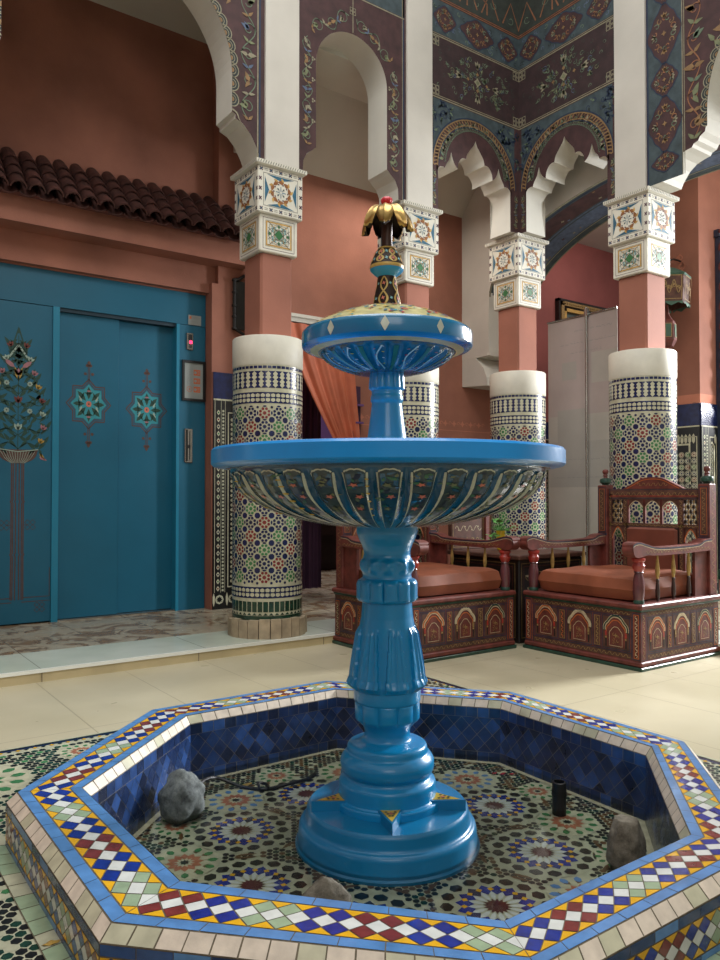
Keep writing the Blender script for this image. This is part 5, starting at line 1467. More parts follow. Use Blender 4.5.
# dark carved mirror on the wall past the lift
mr = thing('wall_mirror', 'dark carved wooden framed mirror hung high behind the left column', 'mirror', (2.66, 5.2, 2.3))
mb = MB()
for s_ in (-1, 1):
    mb.tube([(s_ * .085, -.03, -.17), (s_ * .085, -.03, .19)], .013, 'near_black', 8)
    for z in (-.17, -.08, 0, .1, .19): mb.lathe([(0, z - .016), (.017, z - .008), (.019, z), (.017, z + .008), (0, z + .016)], 12, 'near_black', c=(s_ * .085, -.03), caps=False)
mb.tube([(-.085, -.03, -.17), (-.04, -.03, -.19), (0, -.03, -.21), (.04, -.03, -.19), (.085, -.03, -.17)], .012, 'near_black', 8); mb.tube([(-.085, -.03, .19), (-.04, -.03, .205), (0, -.03, .235), (.04, -.03, .205), (.085, -.03, .19)], .013, 'near_black', 8)
mb.tube([(0, -.03, -.21), (0, -.03, -.25)], .010, 'near_black', 8)
mb.build('carved_frame', mr)
mb = MB(); mb.box(-.08, .08, -.02, -.005, -.17, .19, 'glass_dark'); mb.build('mirror_glass', mr)

# ---- doorway: curtain, purple room
def cloth(name, mat, top, bot, z0, z1, y, folds, amp, label, cat, sweep=None):
    mb = MB(); N, Mz = 90, 26; vs = []
    for j in range(Mz + 1):
        q = j / Mz; z = z1 + (z0 - z1) * q
        a = top[0] + (bot[0] - top[0]) * (sweep(q) if sweep else q); b = top[1] + (bot[1] - top[1]) * q
        for i in range(N + 1):
            p = i / N
            vs.append((a + (b - a) * p, y - amp * (.6 + .4 * q) * (sin(p * folds * TAU + .8 * sin(3 * p)) + .35 * sin(p * folds * 2.3 * TAU + 2 * q)), z))
    mb.add(vs, [[j * (N + 1) + i, j * (N + 1) + i + 1, (j + 1) * (N + 1) + i + 1, (j + 1) * (N + 1) + i] for j in range(Mz) for i in range(N)], mat, True)
    return tag(mb.build(name), label, cat)
cloth('draped_curtain', 'curtain', (2.88, 3.50), (3.42, 3.60), 1.18, 2.19, 4.97, 4.5, .016, 'orange curtain swept to the right in the doorway behind the fountain', 'curtain', lambda q: q ** 1.25)
cloth('purple_curtain', 'purple_dark', (3.25, 3.62), (3.25, 3.62), .10, 2.1, 5.6, 6, .02, 'dark purple curtain hanging inside the doorway behind the orange one', 'curtain')
cloth('pink_curtain', 'magenta', (5.60, 5.78), (5.60, 5.76), .3, 1.02, 5.05, 3, .012, 'magenta cloth strip hanging beside the far corner column', 'cloth')
sh = thing('wall_shelf', 'small purple stepped shelf niche on the wall right of the orange curtain', 'shelf', (3.56, 5.0, 1.5))
mb = MB(); mb.box(-.035, .04, -.012, 0, -.32, .26, 'purple_dark')
mb.build('back_board', sh)
for k in range(3):
    mb = MB(); mb.box(-.035 + .01 * k, .045, -.05, -.01, -.18 + k * .14, -.165 + k * .14, 'purple'); mb.build('shelf_board', sh)
tb = thing('side_table', 'dark wooden table with curved legs in the room beyond the doorway', 'table', (4.95, 7.3, .06))
mb = MB(); mb.box(-.62, .5, -.25, .25, .50, .56, 'near_black', bev=.006); mb.box(-.58, .46, -.22, .22, .40, .50, 'w_dark'); mb.build('table_top', tb)
for sx in (-.55, -.1, .42):
    for sy in (-.19, .19):
        mb = MB(); mb.tube(catmull([(sx, sy, .40), (sx + .03, sy, .3), (sx - .02, sy, .12), (sx + .01, sy, 0)], 4), [.03] * 8 + [.022] * 5, 'near_black', 8); mb.build('leg', tb)
mb = MB(); mb.box(-.5, .35, -.05, .05, .0, .40, 'w_dark', bev=.01); mb.build('back_panel', tb)
# ================================================================== PAINTED ARMCHAIRS
BW, BD, SH = .385, .37, .335
def arch_motif(cx, z0, w, h, seed=0):
    # multifoil painted arch niche
    d = []; k = w / 2
    d.append((rect(cx - k, z0, cx + k, z0 + h), 'w_brown', 1))
    d += frame(cx - k, z0, cx + k, z0 + h, .004, 'w_navy', 2)
    sp = z0 + h * .55
    def foil(s_, off=0.):
        pts = []
        for j in range(25):
            a = pi * j / 24; r = k * .82 * s_ * (1 + .05 * abs(sin(4 * a)))
            pts.append((cx + r * cos(a), sp + off + r * sin(a) * (.9 + .22 * sin(a) ** 6)))
        return pts
    d.append(([(cx - k * .80, z0 + .012)] + foil(.97)[::-1] + [(cx + k * .80, z0 + .012)], 'w_red', 2))
    d += ribbon(foil(1.02), .0075, ['w_orange', 'w_cream', 'w_green'][seed % 3], 4); d += ribbon(foil(.92), .005, 'w_cream', 4); d += ribbon(foil(1.1), .003, 'w_cream', 3)
    d += ribbon(foil(.82, -.008), .005, 'w_orange', 4)
    q = [(cx - k * .46, z0 + .018)] + [(x, y - .022) for x, y in foil(.56)[::-1]] + [(cx + k * .46, z0 + .018)]
    d.append((q, 'w_red', 3)); d += ribbon(q, .003, 'w_cream', 4, closed=True)
    for s_ in (-1, 1):
        d.append((rect(cx + s_ * k * .72 - .005, z0 + .012, cx + s_ * k * .72 + .005, sp), 'w_dark', 3))
        d.append((rect(cx + s_ * k * .72 - .006, sp - .03, cx + s_ * k * .72 + .006, sp - .004), ['w_red_bright', 'w_gold'][seed % 2], 4)); d.append((rect(cx + s_ * k * .72 - .005, sp - .042, cx + s_ * k * .72 + .005, sp - .032), 'w_gold', 4))
    for j in range(5):
        d += curl(cx + .012 * (j % 2 * 2 - 1), z0 + .032 + .011 * j, j * 1.9, .009, .0022, 'w_gold', 5)
    d.append((starp(cx, z0 + h * .42, 4, .014, .005), 'w_gold', 5))
    return d
def face_pat(L, n=3):
    d = []
    z0, z1 = .045, .300
    d.append((rect(-L, z0, L, z1), 'w_red', 0.5))
    d.append((rect(-L, z1 - .03, L, z1 - .004), 'w_brown', 1)); d += scribble(-L + .06, z1 - .028, L - .06, z1 - .006, .0022, 'w_gold', 2, .03)
    d.append((rect(-L + .05, z0 + .004, L - .05, z0 + .034), 'w_brown', 1)); d += scribble(-L + .06, z0 + .006, L - .06, z0 + .032, .0022, 'w_gold', 2, .034)
    a0, a1 = z0 + .042, z1 - .04
    for s_ in (-1, 1):
        x = s_ * (L - .028); d.append((rect(x - .024, z0 + .006, x + .024, z1 - .034), 'w_brown', 2)); d += frame(x - .026, z0 + .004, x + .026, z1 - .032, .004, 'w_navy', 3); d += frame(x - .019, z0 + .012, x + .019, z1 - .04, .003, 'w_orange', 3)
        d += scribble(x - .014, z0 + .02, x + .014, z1 - .05, .003, 'w_cream', 4, .028)
    inner = 2 * L - .116; w = (inner - .058 * (n - 1)) / n; x = -L + .058
    for k in range(n):
        d += arch_motif(x + w / 2, a0, w - .006, a1 - a0, k); x += w
        if k < n - 1:
            d += frame(x + .003, a0, x + .055, a1, .004, 'w_navy', 2); d.append((rect(x + .012, a0 + .008, x + .046, a1 - .008), 'w_brown', 3)); d += frame(x + .012, a0 + .008, x + .046, a1 - .008, .0025, 'w_gold', 4)
            d += scribble(x + .018, a0 + .014, x + .040, a1 - .014, .003, ['w_orange', 'w_gold'][k % 2], 4, .024); x += .058
    for v, m in ((z1 - .002, 'w_navy'), (z1 - .034, 'w_navy'), (a0 - .006, 'w_navy')): d.append((rect(-L + .05, v - .002, L - .05, v + .002), m, 4))
    return d
def spindle(x, y, z0, z1, r=.0115):
    H = z1 - z0; mb = MB()
    pr = [(.45, 0), (.75, .03), (.6, .06), (1, .10), (1.05, .22), (.8, .36), (.6, .40), (.8, .42), (.8, .45), (.55, .47)]
    mb.lathe([(a * r, z0 + b * H) for a, b in pr], 14, 'spindle_dark', c=(x, y))
    pr = [(.5, .47), (.75, .52), (1.0, .60), (1.0, .68), (.75, .80), (.5, .92), (.45, 1)]
    mb.lathe([(a * r, z0 + b * H) for a, b in pr], 14, 'spindle_gold', c=(x, y))
    return mb
def make_bench():
    t = thing('carved_armchair', 'x', 'armchair', (0, 0, 0))
    mb = MB()
    mb.box(-BW - .012, BW + .012, -BD - .012, BD + .012, 0, .018, 'w_green', bev=.003); mb.box(-BW - .006, BW + .006, -BD - .006, BD + .006, .018, .045, 'w_red', bev=.006)
    mb.box(-BW + .006, BW - .006, -BD + .006, BD - .006, .04, .305, 'w_red')
    mb.box(-BW - .002, BW + .002, -BD - .002, BD + .002, .296, .310, 'w_green', bev=.003); mb.box(-BW - .012, BW + .012, -BD - .012, BD + .012, .308, SH, 'w_red', bev=.007)
    pf, ps = face_pat(BW - .006), face_pat(BD - .006)
    e = .0007
    mb.decal(pf, lambda u, v, w: (u, -BD + .006 - w, v), e); mb.decal(ps, lambda u, v, w: (-BW + .006 - w, -u, v), e); mb.decal(ps, lambda u, v, w: (BW - .006 + w, u, v), e)
    mb.build('base', t)
    # corner stiles that stand proud
    for sx in (-1, 1):
        mb = MB(); mb.box(sx * (BW - .026) - .026, sx * (BW - .026) + .026, -BD - .001, -BD + .05, .045, .296, 'w_red', bev=.002)
        mb.decal(frame(-.022, .052, .022, .29, .004, 'w_navy', 1) + frame(-.015, .06, .015, .282, .003, 'w_orange', 1) + scribble(-.011, .066, .011, .276, .003, 'w_cream', 2, .026), lambda u, v, w, sx=sx: (sx * (BW - .026) + u, -BD - .001 - w, v), e)
        mb.decal(frame(-.02, .052, .02, .29, .003, 'w_navy', 1) + scribble(-.013, .06, .013, .282, .0022, 'w_gold', 2, .026), lambda u, v, w, sx=sx: (sx * (BW + w), -BD + .024 + u, v), e)
        mb.build('corner_stile', t)
    # seat cushion
    mb = MB(); N = 22; vs = []; x0, x1, ya, yb = -BW + .055, BW - .055, -BD + .035, BD - .075; zb, zt = SH, SH + .125
    def cp_(u, v):                                                   # superellipse-ish pillow
        ex = (1 - abs(u) ** 7) ; ey_ = (1 - abs(v) ** 7)
        return max(0, (1 - abs(u) ** 14) * (1 - abs(v) ** 14)) ** .22
    for s_ in (1, -1):
        b = len(vs)
        for j in range(N + 1):
            for i in range(N + 1):
                u, v = -1 + 2 * i / N, -1 + 2 * j / N
                u2 = sin(u * pi / 2) * .5 + u * .5; v2 = sin(v * pi / 2) * .5 + v * .5
                h = cp_(u2, v2); wob = .006 * sin(7 * u + 2 * v) * cos(5 * v)
                z = (zb + zt) / 2 + s_ * (zt - zb) / 2 * h + (wob * h + .010 * (1 - u2 * u2) * (1 - v2 * v2) if s_ > 0 else 0)
                vs.append(((x0 + x1) / 2 + (x1 - x0) / 2 * u2 * (1 + .006 * sin(9 * v)), (ya + yb) / 2 + (yb - ya) / 2 * v2 * (1 + .012 * sin(8 * u)), max(zb + .001, z)))
    m = N + 1; fs = []
    for j in range(N):
        for i in range(N):
            q = [j * m + i, j * m + i + 1, (j + 1) * m + i + 1, (j + 1) * m + i]; fs.append(q); fs.append([k + m * m for k in q[::-1]])
    mb.add(vs, fs, 'cushion', True)
    mb.build('seat_cushion', t)
    # front posts, arm rails, spindles
    for sx in (-1, 1):
        x = sx * (BW - .035); y = -BD + .035
        mb = MB()
        pr = [(.026, 0), (.028, .01), (.024, .02), (.026, .03), (.030, .07), (.028, .12), (.021, .150), (.020, .156), (.025, .160), (.022, .166)]
        mb.lathe([(r, SH + z) for r, z in pr[:3]], 24, 'w_green', c=(x, y)); mb.lathe([(r, SH + z) for r, z in pr[2:]], 24, 'post_red', c=(x, y))
        mb.lathe([(.022, SH + .166), (.030, SH + .180), (.033, SH + .195), (.027, SH + .205), (.026, SH + .212), (.034, SH + .222), (.034, SH + .232), (.02, SH + .24)], 24, 'w_red_bright', c=(x, y))
        mb.build('front_post', t)
        mb = MB()
        # rail profile in (y,z): scroll end over the post, dips then rises to the back post
        up = catmull([(-BD - .055, .625), (-BD - .048, .645), (-BD + .0, .653), (-BD + .06, .640), (-BD + .16, .622), (0, .620), (BD - .20, .626), (BD - .14, .645), (BD - .07, .650)], 4)
        lo = catmull([(BD - .07, .585), (0, .578), (-BD + .16, .578), (-BD + .07, .583), (-BD + .02, .575), (-BD - .02, .573), (-BD - .048, .590), (-BD - .055, .625)], 4)
        poly = up + lo[:-1]
        w = .033
        n = len(up)
        for k in range(n - 1):
            a, b = up[k], up[k + 1]
            def lz(y):
                for (ya_, za_), (yb_, zb_) in zip(lo, lo[1:]):
                    if min(ya_, yb_) - 1e-6 <= y <= max(ya_, yb_) + 1e-6 and abs(yb_ - ya_) > 1e-7: return za_ + (zb_ - za_) * (y - ya_) / (yb_ - ya_)
                return .6
            la, lb_ = min(lz(a[0]), a[1]), min(lz(b[0]), b[1])
            for s_ in (-1, 1): mb.face([(x + s_ * w, a[0], la), (x + s_ * w, b[0], lb_), (x + s_ * w, b[0], b[1]), (x + s_ * w, a[0], a[1])], 'w_red')
            mb.face([(x - w, a[0], a[1]), (x + w, a[0], a[1]), (x + w, b[0], b[1]), (x - w, b[0], b[1])], 'w_red'); mb.face([(x - w, a[0], la), (x - w, b[0], lb_), (x + w, b[0], lb_), (x + w, a[0], la)], 'w_red')
        mb.face([(x - w, up[-1][0], .585), (x + w, up[-1][0], .585), (x + w, up[-1][0], .65), (x - w, up[-1][0], .65)], 'w_red'); mb.face([(x - w, up[0][0], .60), (x + w, up[0][0], .60), (x + w, up[0][0], .625), (x - w, up[0][0], .625)], 'w_brown')
        for s_ in (-1, 1):
            g = lambda u, v, wv, s_=s_: (x + s_ * (w + wv), u, v)
            mb.decal(ribbon([(a, b - .007) for a, b in up[2:]], .006, 'w_navy', 1) + ribbon([(a, b - .014) for a, b in up[3:]], .003, 'w_cream', 1) + scribble(-BD + .05, .588, BD - .09, .610, .0022, 'w_gold', 1, .03), g, e)
        mb.tube([(x - w * .9, -BD - .03, .61), (x + w * .9, -BD - .03, .61)], .030, 'w_red', 16)
        mb.build('arm_rail', t)
        for k in range(3): spindle(x, -BD + .20 + k * .145, SH, .582).build('spindle', t)
    # back rest
    yb0, yb1 = BD - .065, BD - .005
    for sx in (-1, 1):
        mb = MB(); x = sx * (BW - .045)
        mb.box(x - .034, x + .034, yb0 - .012, yb1, SH, .955, 'w_red', bev=.004)
        mb.decal([(rect(-.022, .665, .022, .935), 'w_brown', 1)] + frame(-.027, .66, .027, .94, .004, 'w_navy', 2) + frame(-.020, .668, .020, .932, .0025, 'w_orange', 2) + scribble(-.015, .68, .015, .92, .0022, 'w_gold', 3, .03) + [(rect(-.034, .64, .034, .655), 'w_navy', 1)], lambda u, v, w, x=x: (x + u, yb0 - .012 - w, v), e)
        mb.decal(scribble(yb0, SH + .02, yb1 - .01, .93, .0022, 'w_gold', 1, .04), lambda u, v, w, x=x, sx=sx: (x + sx * (.034 + w), u, v), e)
        mb.build('back_post', t)
        mb = MB(); yc = (yb0 - .012 + yb1) / 2
        mb.lathe([(.02, .955), (.022, .962), (.034, .970), (.036, .982), (.032, .994), (.020, 1.0)], 24, 'w_green', c=(x, yc)); mb.lathe([(.014, 1.0), (.011, 1.008), (.014, 1.016), (.011, 1.024), (.017, 1.032), (.019, 1.042), (.014, 1.052), (.003, 1.056)], 20, 'w_red', c=(x, yc))
        mb.build('finial', t)
    mb = MB(); X = BW - .079; fnb = lambda u, v, w: (u, yb0 + .012 - w, v); D = .028
    bars = [(-X, SH, X, SH + .06), (-X, .865, X, .930), (-X, .700, X, .722), (-X, SH, -X + .02, .9), (X - .02, SH, X, .9), (-X + .105, SH, -X + .135, .87), (X - .135, SH, X - .105, .87)]
    for a in bars: mb.prism(rect(*a), fnb, -D, 0, 'w_brown')
    cr = [(-.20, .929)] + catmull([(-.20, .932), (-.13, .965), (-.07, .992), (0, 1.0), (.07, .992), (.13, .965), (.20, .932)], 5) + [(.20, .929)]
    mb.prism(cr, fnb, -D, 0, 'w_red')
    d = ribbon([(a, b - .012) for a, b in cr[3:-3]], .004, 'w_orange', 1) + scribble(-.10, .940, .10, .972, .0022, 'w_gold', 1, .035)
    d += frame(-X + .004, .870, X - .004, .926, .003, 'w_navy', 1) + scribble(-X + .015, .880, X - .015, .916, .0022, 'w_gold', 1, .04) + [(rect(-X + .01, .884, X - .01, .888), 'w_red_bright', 1)]
    for a in bars[2:]:
        d += scribble(a[0] + .003, a[1] + .004, a[2] - .003, a[3] - .004, .0022, 'w_gold', 1, .03)
    mb.decal(d, fnb, e)
    # row of three pointed arches under the top rail
    xa, xb = -X + .135, X - .135; wA = (xb - xa) / 3
    for k in range(3):
        c = xa + wA * (k + .5); pts = [(c - wA * .46, .80)] + [(c - wA * .46 * cos(a), .80 + .045 * sin(a) * (1 + .25 * sin(a) ** 5)) for a in [pi * q / 14 for q in range(15)]]
        top = [(c - wA / 2, .866)] + [(c - wA / 2, .80)] + pts[1:] + [(c + wA / 2, .80), (c + wA / 2, .866)]
        for (a, b) in zip(pts[1:], pts[2:]): mb.prism([a, b, (b[0], .867), (a[0], .867)], fnb, -.016, -.004, 'w_brown')
        for s_ in (-1, 1): mb.prism(rect(c + s_ * wA * .48 - .005, .722, c + s_ * wA * .48 + .005, .867), fnb, -.016, -.002, 'w_red')
        mb.decal(ribbon(pts[1:], .005, 'w_cream', 1), lambda u, v, w: fnb(u, v, w - .004), e)
    # turned lattice squares and side pointed arches
    for s_ in (-1, 1):
        x0_, x1_ = (s_ * X - s_ * .02, s_ * X - s_ * .105); xl, xr = min(x0_, x1_), max(x0_, x1_)
        for k in range(5):
            u = xl + (xr - xl) * (k + .5) / 5; mb.prism(rect(u - .0035, .722, u + .0035, .867), fnb, -.018, -.010, 'w_gold')
            v = .722 + .145 * (k + .5) / 5; mb.prism(rect(xl, v - .0035, xr, v + .0035), fnb, -.016, -.008, 'w_gold')
            for q in range(5):
                v2 = .722 + .145 * (q + .5) / 5
                if (k + q) % 2 == 0: mb.prism(rect(u - .007, v2 - .010, u + .007, v2 + .010), fnb, -.018, -.005, 'w_dark')
        c = (xl + xr) / 2; h = (xr - xl) / 2
        pts = [(c - h * .9 * cos(a), .62 + .055 * sin(a) * (1 + .35 * sin(a) ** 5)) for a in [pi * q / 14 for q in range(15)]]
        for (a, b) in zip(pts, pts[1:]): mb.prism([a, b, (b[0], .70), (a[0], .70)], fnb, -.016, -.004, 'w_brown')
        for s2 in (-1, 1): mb.prism(rect(c + s2 * h * .95 - .006, SH + .06, c + s2 * h * .95 + .006, .70), fnb, -.018, -.004, 'w_red')
        mb.decal(ribbon(pts, .006, 'w_orange', 1) + ribbon([(a, b - .008) for a, b in pts[1:-1]], .003, 'w_cream', 1), lambda u, v, w: fnb(u, v, w - .004), e)
        mb.prism(rect(xl, SH + .06, xr, SH + .10), fnb, -.018, -.006, 'w_brown')
    mb.build('backrest', t)
    mb = MB(); xa -= .0
    mb.box(xa, xb, yb0 - .012, yb0 + .03, SH + .10, .698, 'cushion_dark', bev=.012); mb.box(xa - .002, xb + .002, yb0 + .0, yb0 + .034, SH + .05, .70, 'w_dark')
    mb.build('back_cushion', t)
    for sx in (-1, 1):                                               # solid cheek below the arms at the back
        mb = MB(); x = sx * (BW - .035); mb.box(x - .008, x + .008, BD - .20, BD - .07, SH, .585, 'w_red'); mb.build('side_panel', t)
    return t
b1 = make_bench(); b1.location = (2.99, 3.515, 0); b1['label'] = 'painted dark red wooden armchair with orange cushion, half hidden behind the fountain pedestal'
b2 = copy_tree(b1); b2.location = (3.806, 2.728, 0); b2.rotation_euler = (0, 0, -pi / 2); b2['label'] = 'painted dark red wooden armchair at right, tall carved back with two finials in view'
b1['group'] = b2['group'] = 'painted armchairs in the corner'
# corner table
ct = thing('corner_table', 'dark painted corner table between the two armchairs, carrying a potted plant', 'table', (3.78, 3.52, 0))
mb = MB(); mb.box(-.29, .30, -.31, .30, 0, .50, 'w_dark', bev=.006)
for fn in (lambda u, v, w: (u, -.31 - w, v), lambda u, v, w: (-.29 - w, -u, v)):
    d = frame(-.27, .03, .28, .48, .005, 'w_gold', 1) + frame(-.25, .05, .26, .46, .003, 'w_red', 1)
    for k in range(5):
        for j in range(4): d += curl(-.20 + k * .1, .1 + j * .1, k + j, .034, .005, 'w_gold', 2, 1 if (k + j) % 2 else -1); d.append((leafp(-.2 + k * .1, .1 + j * .1, k * 1.3 + j, .04, .014), 'w_cream', 2))
    mb.decal(d, fn)
mb.build('body', ct)
mb = MB(); mb.box(-.31, .32, -.33, .32, .50, .530, 'w_brown', bev=.006); mb.decal(frame(-.29, -.31, .30, .30, .006, 'w_navy', 1), lambda u, v, w: (u, v, .530 + w)); mb.build('table_top', ct)
mb = MB(); mb.box(-.30, .02, .27, .31, .53, .86, 'w_brown', bev=.004); mb.box(.0, .035, .255, .315, .53, .90, 'w_red', bev=.003)
mb.decal(frame(-.29, .545, -.01, .85, .004, 'w_gold', 1) + scribble(-.27, .56, -.03, .62, .004, 'w_gold', 1, .05) + scribble(-.27, .64, -.03, .70, .004, 'w_cream', 1, .06) + scribble(-.27, .74, -.03, .82, .004, 'w_gold', 1, .06), lambda u, v, w: (u, .27 - w, v)); mb.build('carved_back', ct)
pl = thing('potted_plant', 'small leafy plant in a yellow pot on the corner table', 'plant', (3.72, 3.58, .531))
mb = MB(); mb.lathe([(.0, 0), (.020, 0), (.024, .004), (.030, .12), (.031, .128), (.027, .128), (.025, .11), (0, .11)], 24, 'pot_yellow', caps=False); mb.build('pot', pl)
rnd = random.Random(8)
mb = MB()
for k in range(34):
    a = rnd.uniform(0, TAU); r = rnd.uniform(.02, .10); z = .14 + rnd.uniform(-.03, .13) - r * .5
    c = Vector((r * cos(a), r * sin(a), z)); d1 = Vector((cos(a), sin(a), rnd.uniform(-.8, .6))).normalized(); s_ = rnd.uniform(.03, .05); d2 = d1.cross(Vector((0, 0, 1))).normalized()
    P_ = [c, c + d1 * s_ * .35 + d2 * s_ * .42, c + d1 * s_ * .8 + d2 * s_ * .3, c + d1 * s_ * 1.2, c + d1 * s_ * .8 - d2 * s_ * .3, c + d1 * s_ * .35 - d2 * s_ * .42]
    mb.face(P_, 'plant_leaf'); mb.tube([(0, 0, .10), (c.x * .6, c.y * .6, c.z * .8 + .02), tuple(c)], .0022, 'plant_leaf', 4, caps=False)
mb.build('foliage', pl)
# ================================================================== BEYOND THE RIGHT ARCADE
bn = thing('roll_up_banner', 'tall pale roll-up banner seen from behind, with its grey support pole', 'banner', (5.2, 4.09, .06))
mb = MB(); mb.box(-.05, .05, -.36, .36, 0, .07, 'steel', bev=.01); mb.build('base', bn)
mb = MB(); mb.box(.004, .007, -.35, .35, .06, 2.315, 'banner')
fnb = lambda u, v, w: (.004 - w, u, v)
d = [(rect(-.35, 1.5, .35, 2.31), 'banner_pink', 1), (rect(-.35, .9, .35, 1.28), 'banner_grey', 1), (rect(-.05, 1.25, .25, 1.55), 'banner_grey', 2), (rect(-.35, 1.75, -.1, 2.0), 'banner', 2), (rect(.05, 1.8, .2, 1.95), 'banner_grey', 2)]
rnd = random.Random(2)
for (v, u0, u1, s_) in ((2.20, -.3, .05, .016), (2.10, -.33, .2, .012), (2.02, -.2, .1, .010), (1.13, -.33, .22, .013), (.98, -.3, .3, .003)):
    u = u0
    while u < u1:                                                    # faint mirrored script showing through
        w = rnd.uniform(.015, .05); pts = [(u + w * q / 6, v + s_ * rnd.uniform(-.5, .5)) for q in range(7)]
        d += ribbon(pts, .0035, 'paper_grey', 3); 
        if rnd.random() < .4: d.append((ngon(u + w / 2, v + s_ * 1.2, 5, .003), 'paper_grey', 3))
        u += w + rnd.uniform(.004, .02)
mb.decal(d, fnb, .0004); mb.build('printed_sheet', bn)
mb = MB(); mb.tube([(0, -.352, 2.318), (0, .352, 2.318)], .009, 'steel', 10); mb.build('top_bar', bn)
mb = MB(); mb.tube([(-.022, -.07, .05), (-.022, -.07, 2.37)], .010, 'steel', 10); mb.box(-.03, .0, -.085, -.055, 2.30, 2.36, 'steel'); mb.build('support_pole', bn)
# gilt picture frame on the red wall
pf = thing('gilt_picture_frame', 'gilt framed picture hung high on the dark red wall, above the banner', 'picture', (7.06, 5.495, 2.66))
mb = MB()
W, H = .50, .36
for w0, w1, y, m in ((0, .03, -.05, 'w_dark'), (.03, .075, -.065, 'w_gold'), (.075, .095, -.045, 'w_dark'), (.095, .13, -.05, 'cap_gold')):
    for a in ((-W + w0, -W + w1, -H + w0, H - w0), (W - w1, W - w0, -H + w0, H - w0), (-W + w0, W - w0, -H + w0, -H + w1), (-W + w0, W - w0, H - w1, H - w0)): mb.box(a[0], a[1], y, 0, a[2], a[3], m)
for k in range(26):
    for v in (H - .052, -H + .052): mb.lathe([(0, v - .014), (.014, v), (0, v + .014)], 6, 'w_gold', c=(-W + .05 + k * (2 * W - .1) / 25, -.066), caps=False)
mb.build('frame', pf)
mb = MB(); mb.box(-W + .12, W - .12, -.02, 0, -H + .12, H - .12, 'picture'); mb.build('canvas', pf)
# big painted lantern on the pier
ln = thing('wall_lantern', 'large hexagonal painted hanging lantern on the salmon pier behind the right column', 'lantern', (5.68, 3.62, 2.1))
def hexa(mb, P, mat, fl=6):
    for (r0, z0), (r1, z1) in zip(P, P[1:]):
        for k in range(6):
            a, b = TAU * k / 6 + .3, TAU * (k + 1) / 6 + .3
            mb.face([(r0 * cos(a), r0 * sin(a), z0), (r0 * cos(b), r0 * sin(b), z0), (r1 * cos(b), r1 * sin(b), z1), (r1 * cos(a), r1 * sin(a), z1)], mat)
mb = MB(); hexa(mb, [(.195, .545), (.205, .56), (.10, .62), (.0, .66)], 'lamp_green')
mb.tube([(0, 0, .64), (.0, 0, .70), (.12, 0, .74), (.22, 0, .74)], .008, 'near_black', 8); mb.build('roof', ln)
mb = MB(); hexa(mb, [(.175, .33), (.19, .55)], 'w_brown')
for k in range(6):
    a = TAU * (k + .5) / 6 + .3
    f = lambda u, v, w, a=a: ((.166 + (v - .33) * .06 + w) * cos(a) - u * sin(a), (.166 + (v - .33) * .06 + w) * sin(a) + u * cos(a), v)
    mb.decal(frame(-.08, .35, .08, .54, .006, 'w_gold', 1) + vine(-.07, .45, .07, .45, .05, .07, .006, ['w_gold', 'w_gold'], 2, k, .02) + [([(-.088, .335), (.088, .335), (.088, .31), (.05, .325), (0, .30), (-.05, .325), (-.088, .31)], 'lamp_green', 1)], f, .002)
mb.build('shade', ln)
mb = MB(); hexa(mb, [(.02, .34), (.03, .26), (.055, .22), (.075, .20), (.085, .05), (.06, .0), (.0, -.03)], 'w_red')
for k in range(6):
    a = TAU * (k + .5) / 6 + .3
    f = lambda u, v, w, a=a: ((.074 - (v - .12) * .03 + w) * cos(a) - u * sin(a), (.074 - (v - .12) * .03 + w) * sin(a) + u * cos(a), v)
    mb.decal([(rect(-.024, .07, .024, .175), 'lamp_green', 1)] + frame(-.026, .066, .026, .18, .005, 'w_gold', 2), f, .002)
mb.build('lamp_body', ln)
# tall green panel in a twisted red frame
gp = thing('framed_green_panel', 'tall green panel in a red twisted rope frame at the right edge', 'panel', (6.60, 3.455, .06))
mb = MB(); mb.box(-.42, .42, -.03, 0, .25, 2.95, 'green_panel')
for z in range(12): mb.decal(frame(-.34, .3 + z * .22, .34, .47 + z * .22, .012, 'teal_dark', 1) + scribble(-.3, .34 + z * .22, .3, .43 + z * .22, .01, 'lamp_green', 1, .1), lambda u, v, w: (u, -.03 - w, v))
mb.build('panel', gp)
mb = MB()
for x in (-.45, .45):
    mb.box(x - .012, x + .03 * (1 if x < 0 else -1) + .0, -.040, 0, .2, 3.02, 'w_navy') if x < 0 else mb.box(x - .03, x + .012, -.040, 0, .2, 3.02, 'w_navy')
    pts = [(x + .016 * cos(q * .9), -.05 + .012 * sin(q * .9), .2 + q * .0235) for q in range(121)]
    mb.tube(pts, .014, 'w_red', 6)
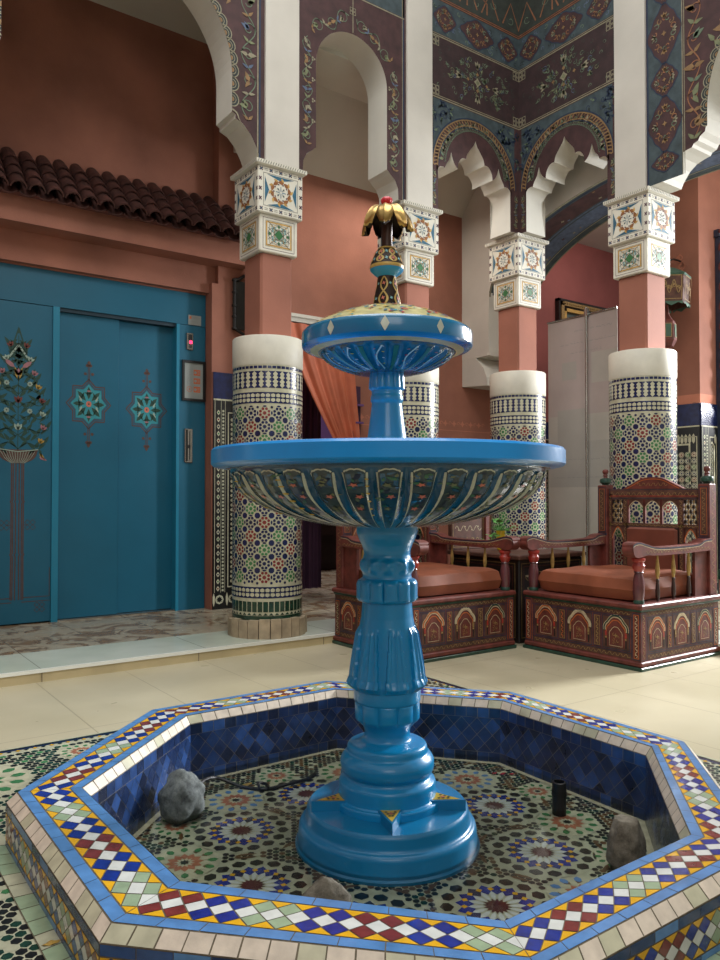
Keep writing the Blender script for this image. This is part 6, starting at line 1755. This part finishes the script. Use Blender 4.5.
mb.box(-.48, .48, -.045, 0, 2.98, 3.04, 'w_navy'); mb.tube([(-.48, -.05, 3.02), (.48, -.05, 3.02)], .016, 'w_red', 8); mb.box(-.48, .48, -.045, 0, .14, .22, 'w_green')
mb.build('rope_frame', gp)
# ================================================================== LIGHT AND CAMERA
w = bpy.data.worlds.new('sky'); SC.world = w; w.use_nodes = True
bg = w.node_tree.nodes['Background']; bg.inputs[0].default_value = (1, 1, .98, 1); bg.inputs[1].default_value = .6
def area(name, loc, target, sx, sy, power, col=(1, 1, 1), spread=None):
    l = bpy.data.lights.new(name, 'AREA'); l.shape = 'RECTANGLE'; l.size = sx; l.size_y = sy; l.energy = power; l.color = col
    if spread: l.spread = radians(spread)
    o = bpy.data.objects.new(name, l); COL.objects.link(o); o.location = loc
    o.rotation_euler = (Vector(target) - Vector(loc)).to_track_quat('-Z', 'Y').to_euler()
    return o
area('skylight', (1.3, 1.5, 5.4), (1.4, 1.7, 0), 3.4, 3.4, 175, (1, .99, .97))
area('window_light', (7.6, 1.7, 2.5), (1.2, 2.0, .3), 1.3, 1.5, 200, (.97, .98, 1), 100)
area('front_fill', (-1.2, -2.2, 3.2), (2.2, 3.2, 1.0), 2.4, 1.8, 30, (1, .97, .93))  # added fill light behind the viewer, stands for no real source
area('gallery_lamp', (3.7, 4.6, 3.3), (3.7, 4.6, 0), .8, .3, 10, (1, .9, .8))
area('gallery_room_lamp', (5.75, 2.3, 3.5), (5.9, 3.6, 1.4), .9, .9, 14, (1, .95, .93))
area('room_fill', (6.6, 4.4, 3.55), (6.8, 5.1, 1.6), 1.4, .5, 15, (1, .95, .93))  # added light without a fixture, brightens the dark red wall
area('back_room_fill', (3.9, 6.8, 3.2), (3.9, 6.8, 0), 1, 1, 40, (1, .92, .9))  # no real lamp here: added to brighten the purple room
cam = bpy.data.cameras.new('camera'); co = bpy.data.objects.new('camera', cam); COL.objects.link(co)
cam.sensor_fit = 'HORIZONTAL'; cam.sensor_width = 36; cam.lens = 36 * 771.7 / 720; cam.clip_start = .05
co.location = (0, 0, .885); co.rotation_euler = (radians(90 + 1.203), 0, radians(-35.78))
SC.camera = co
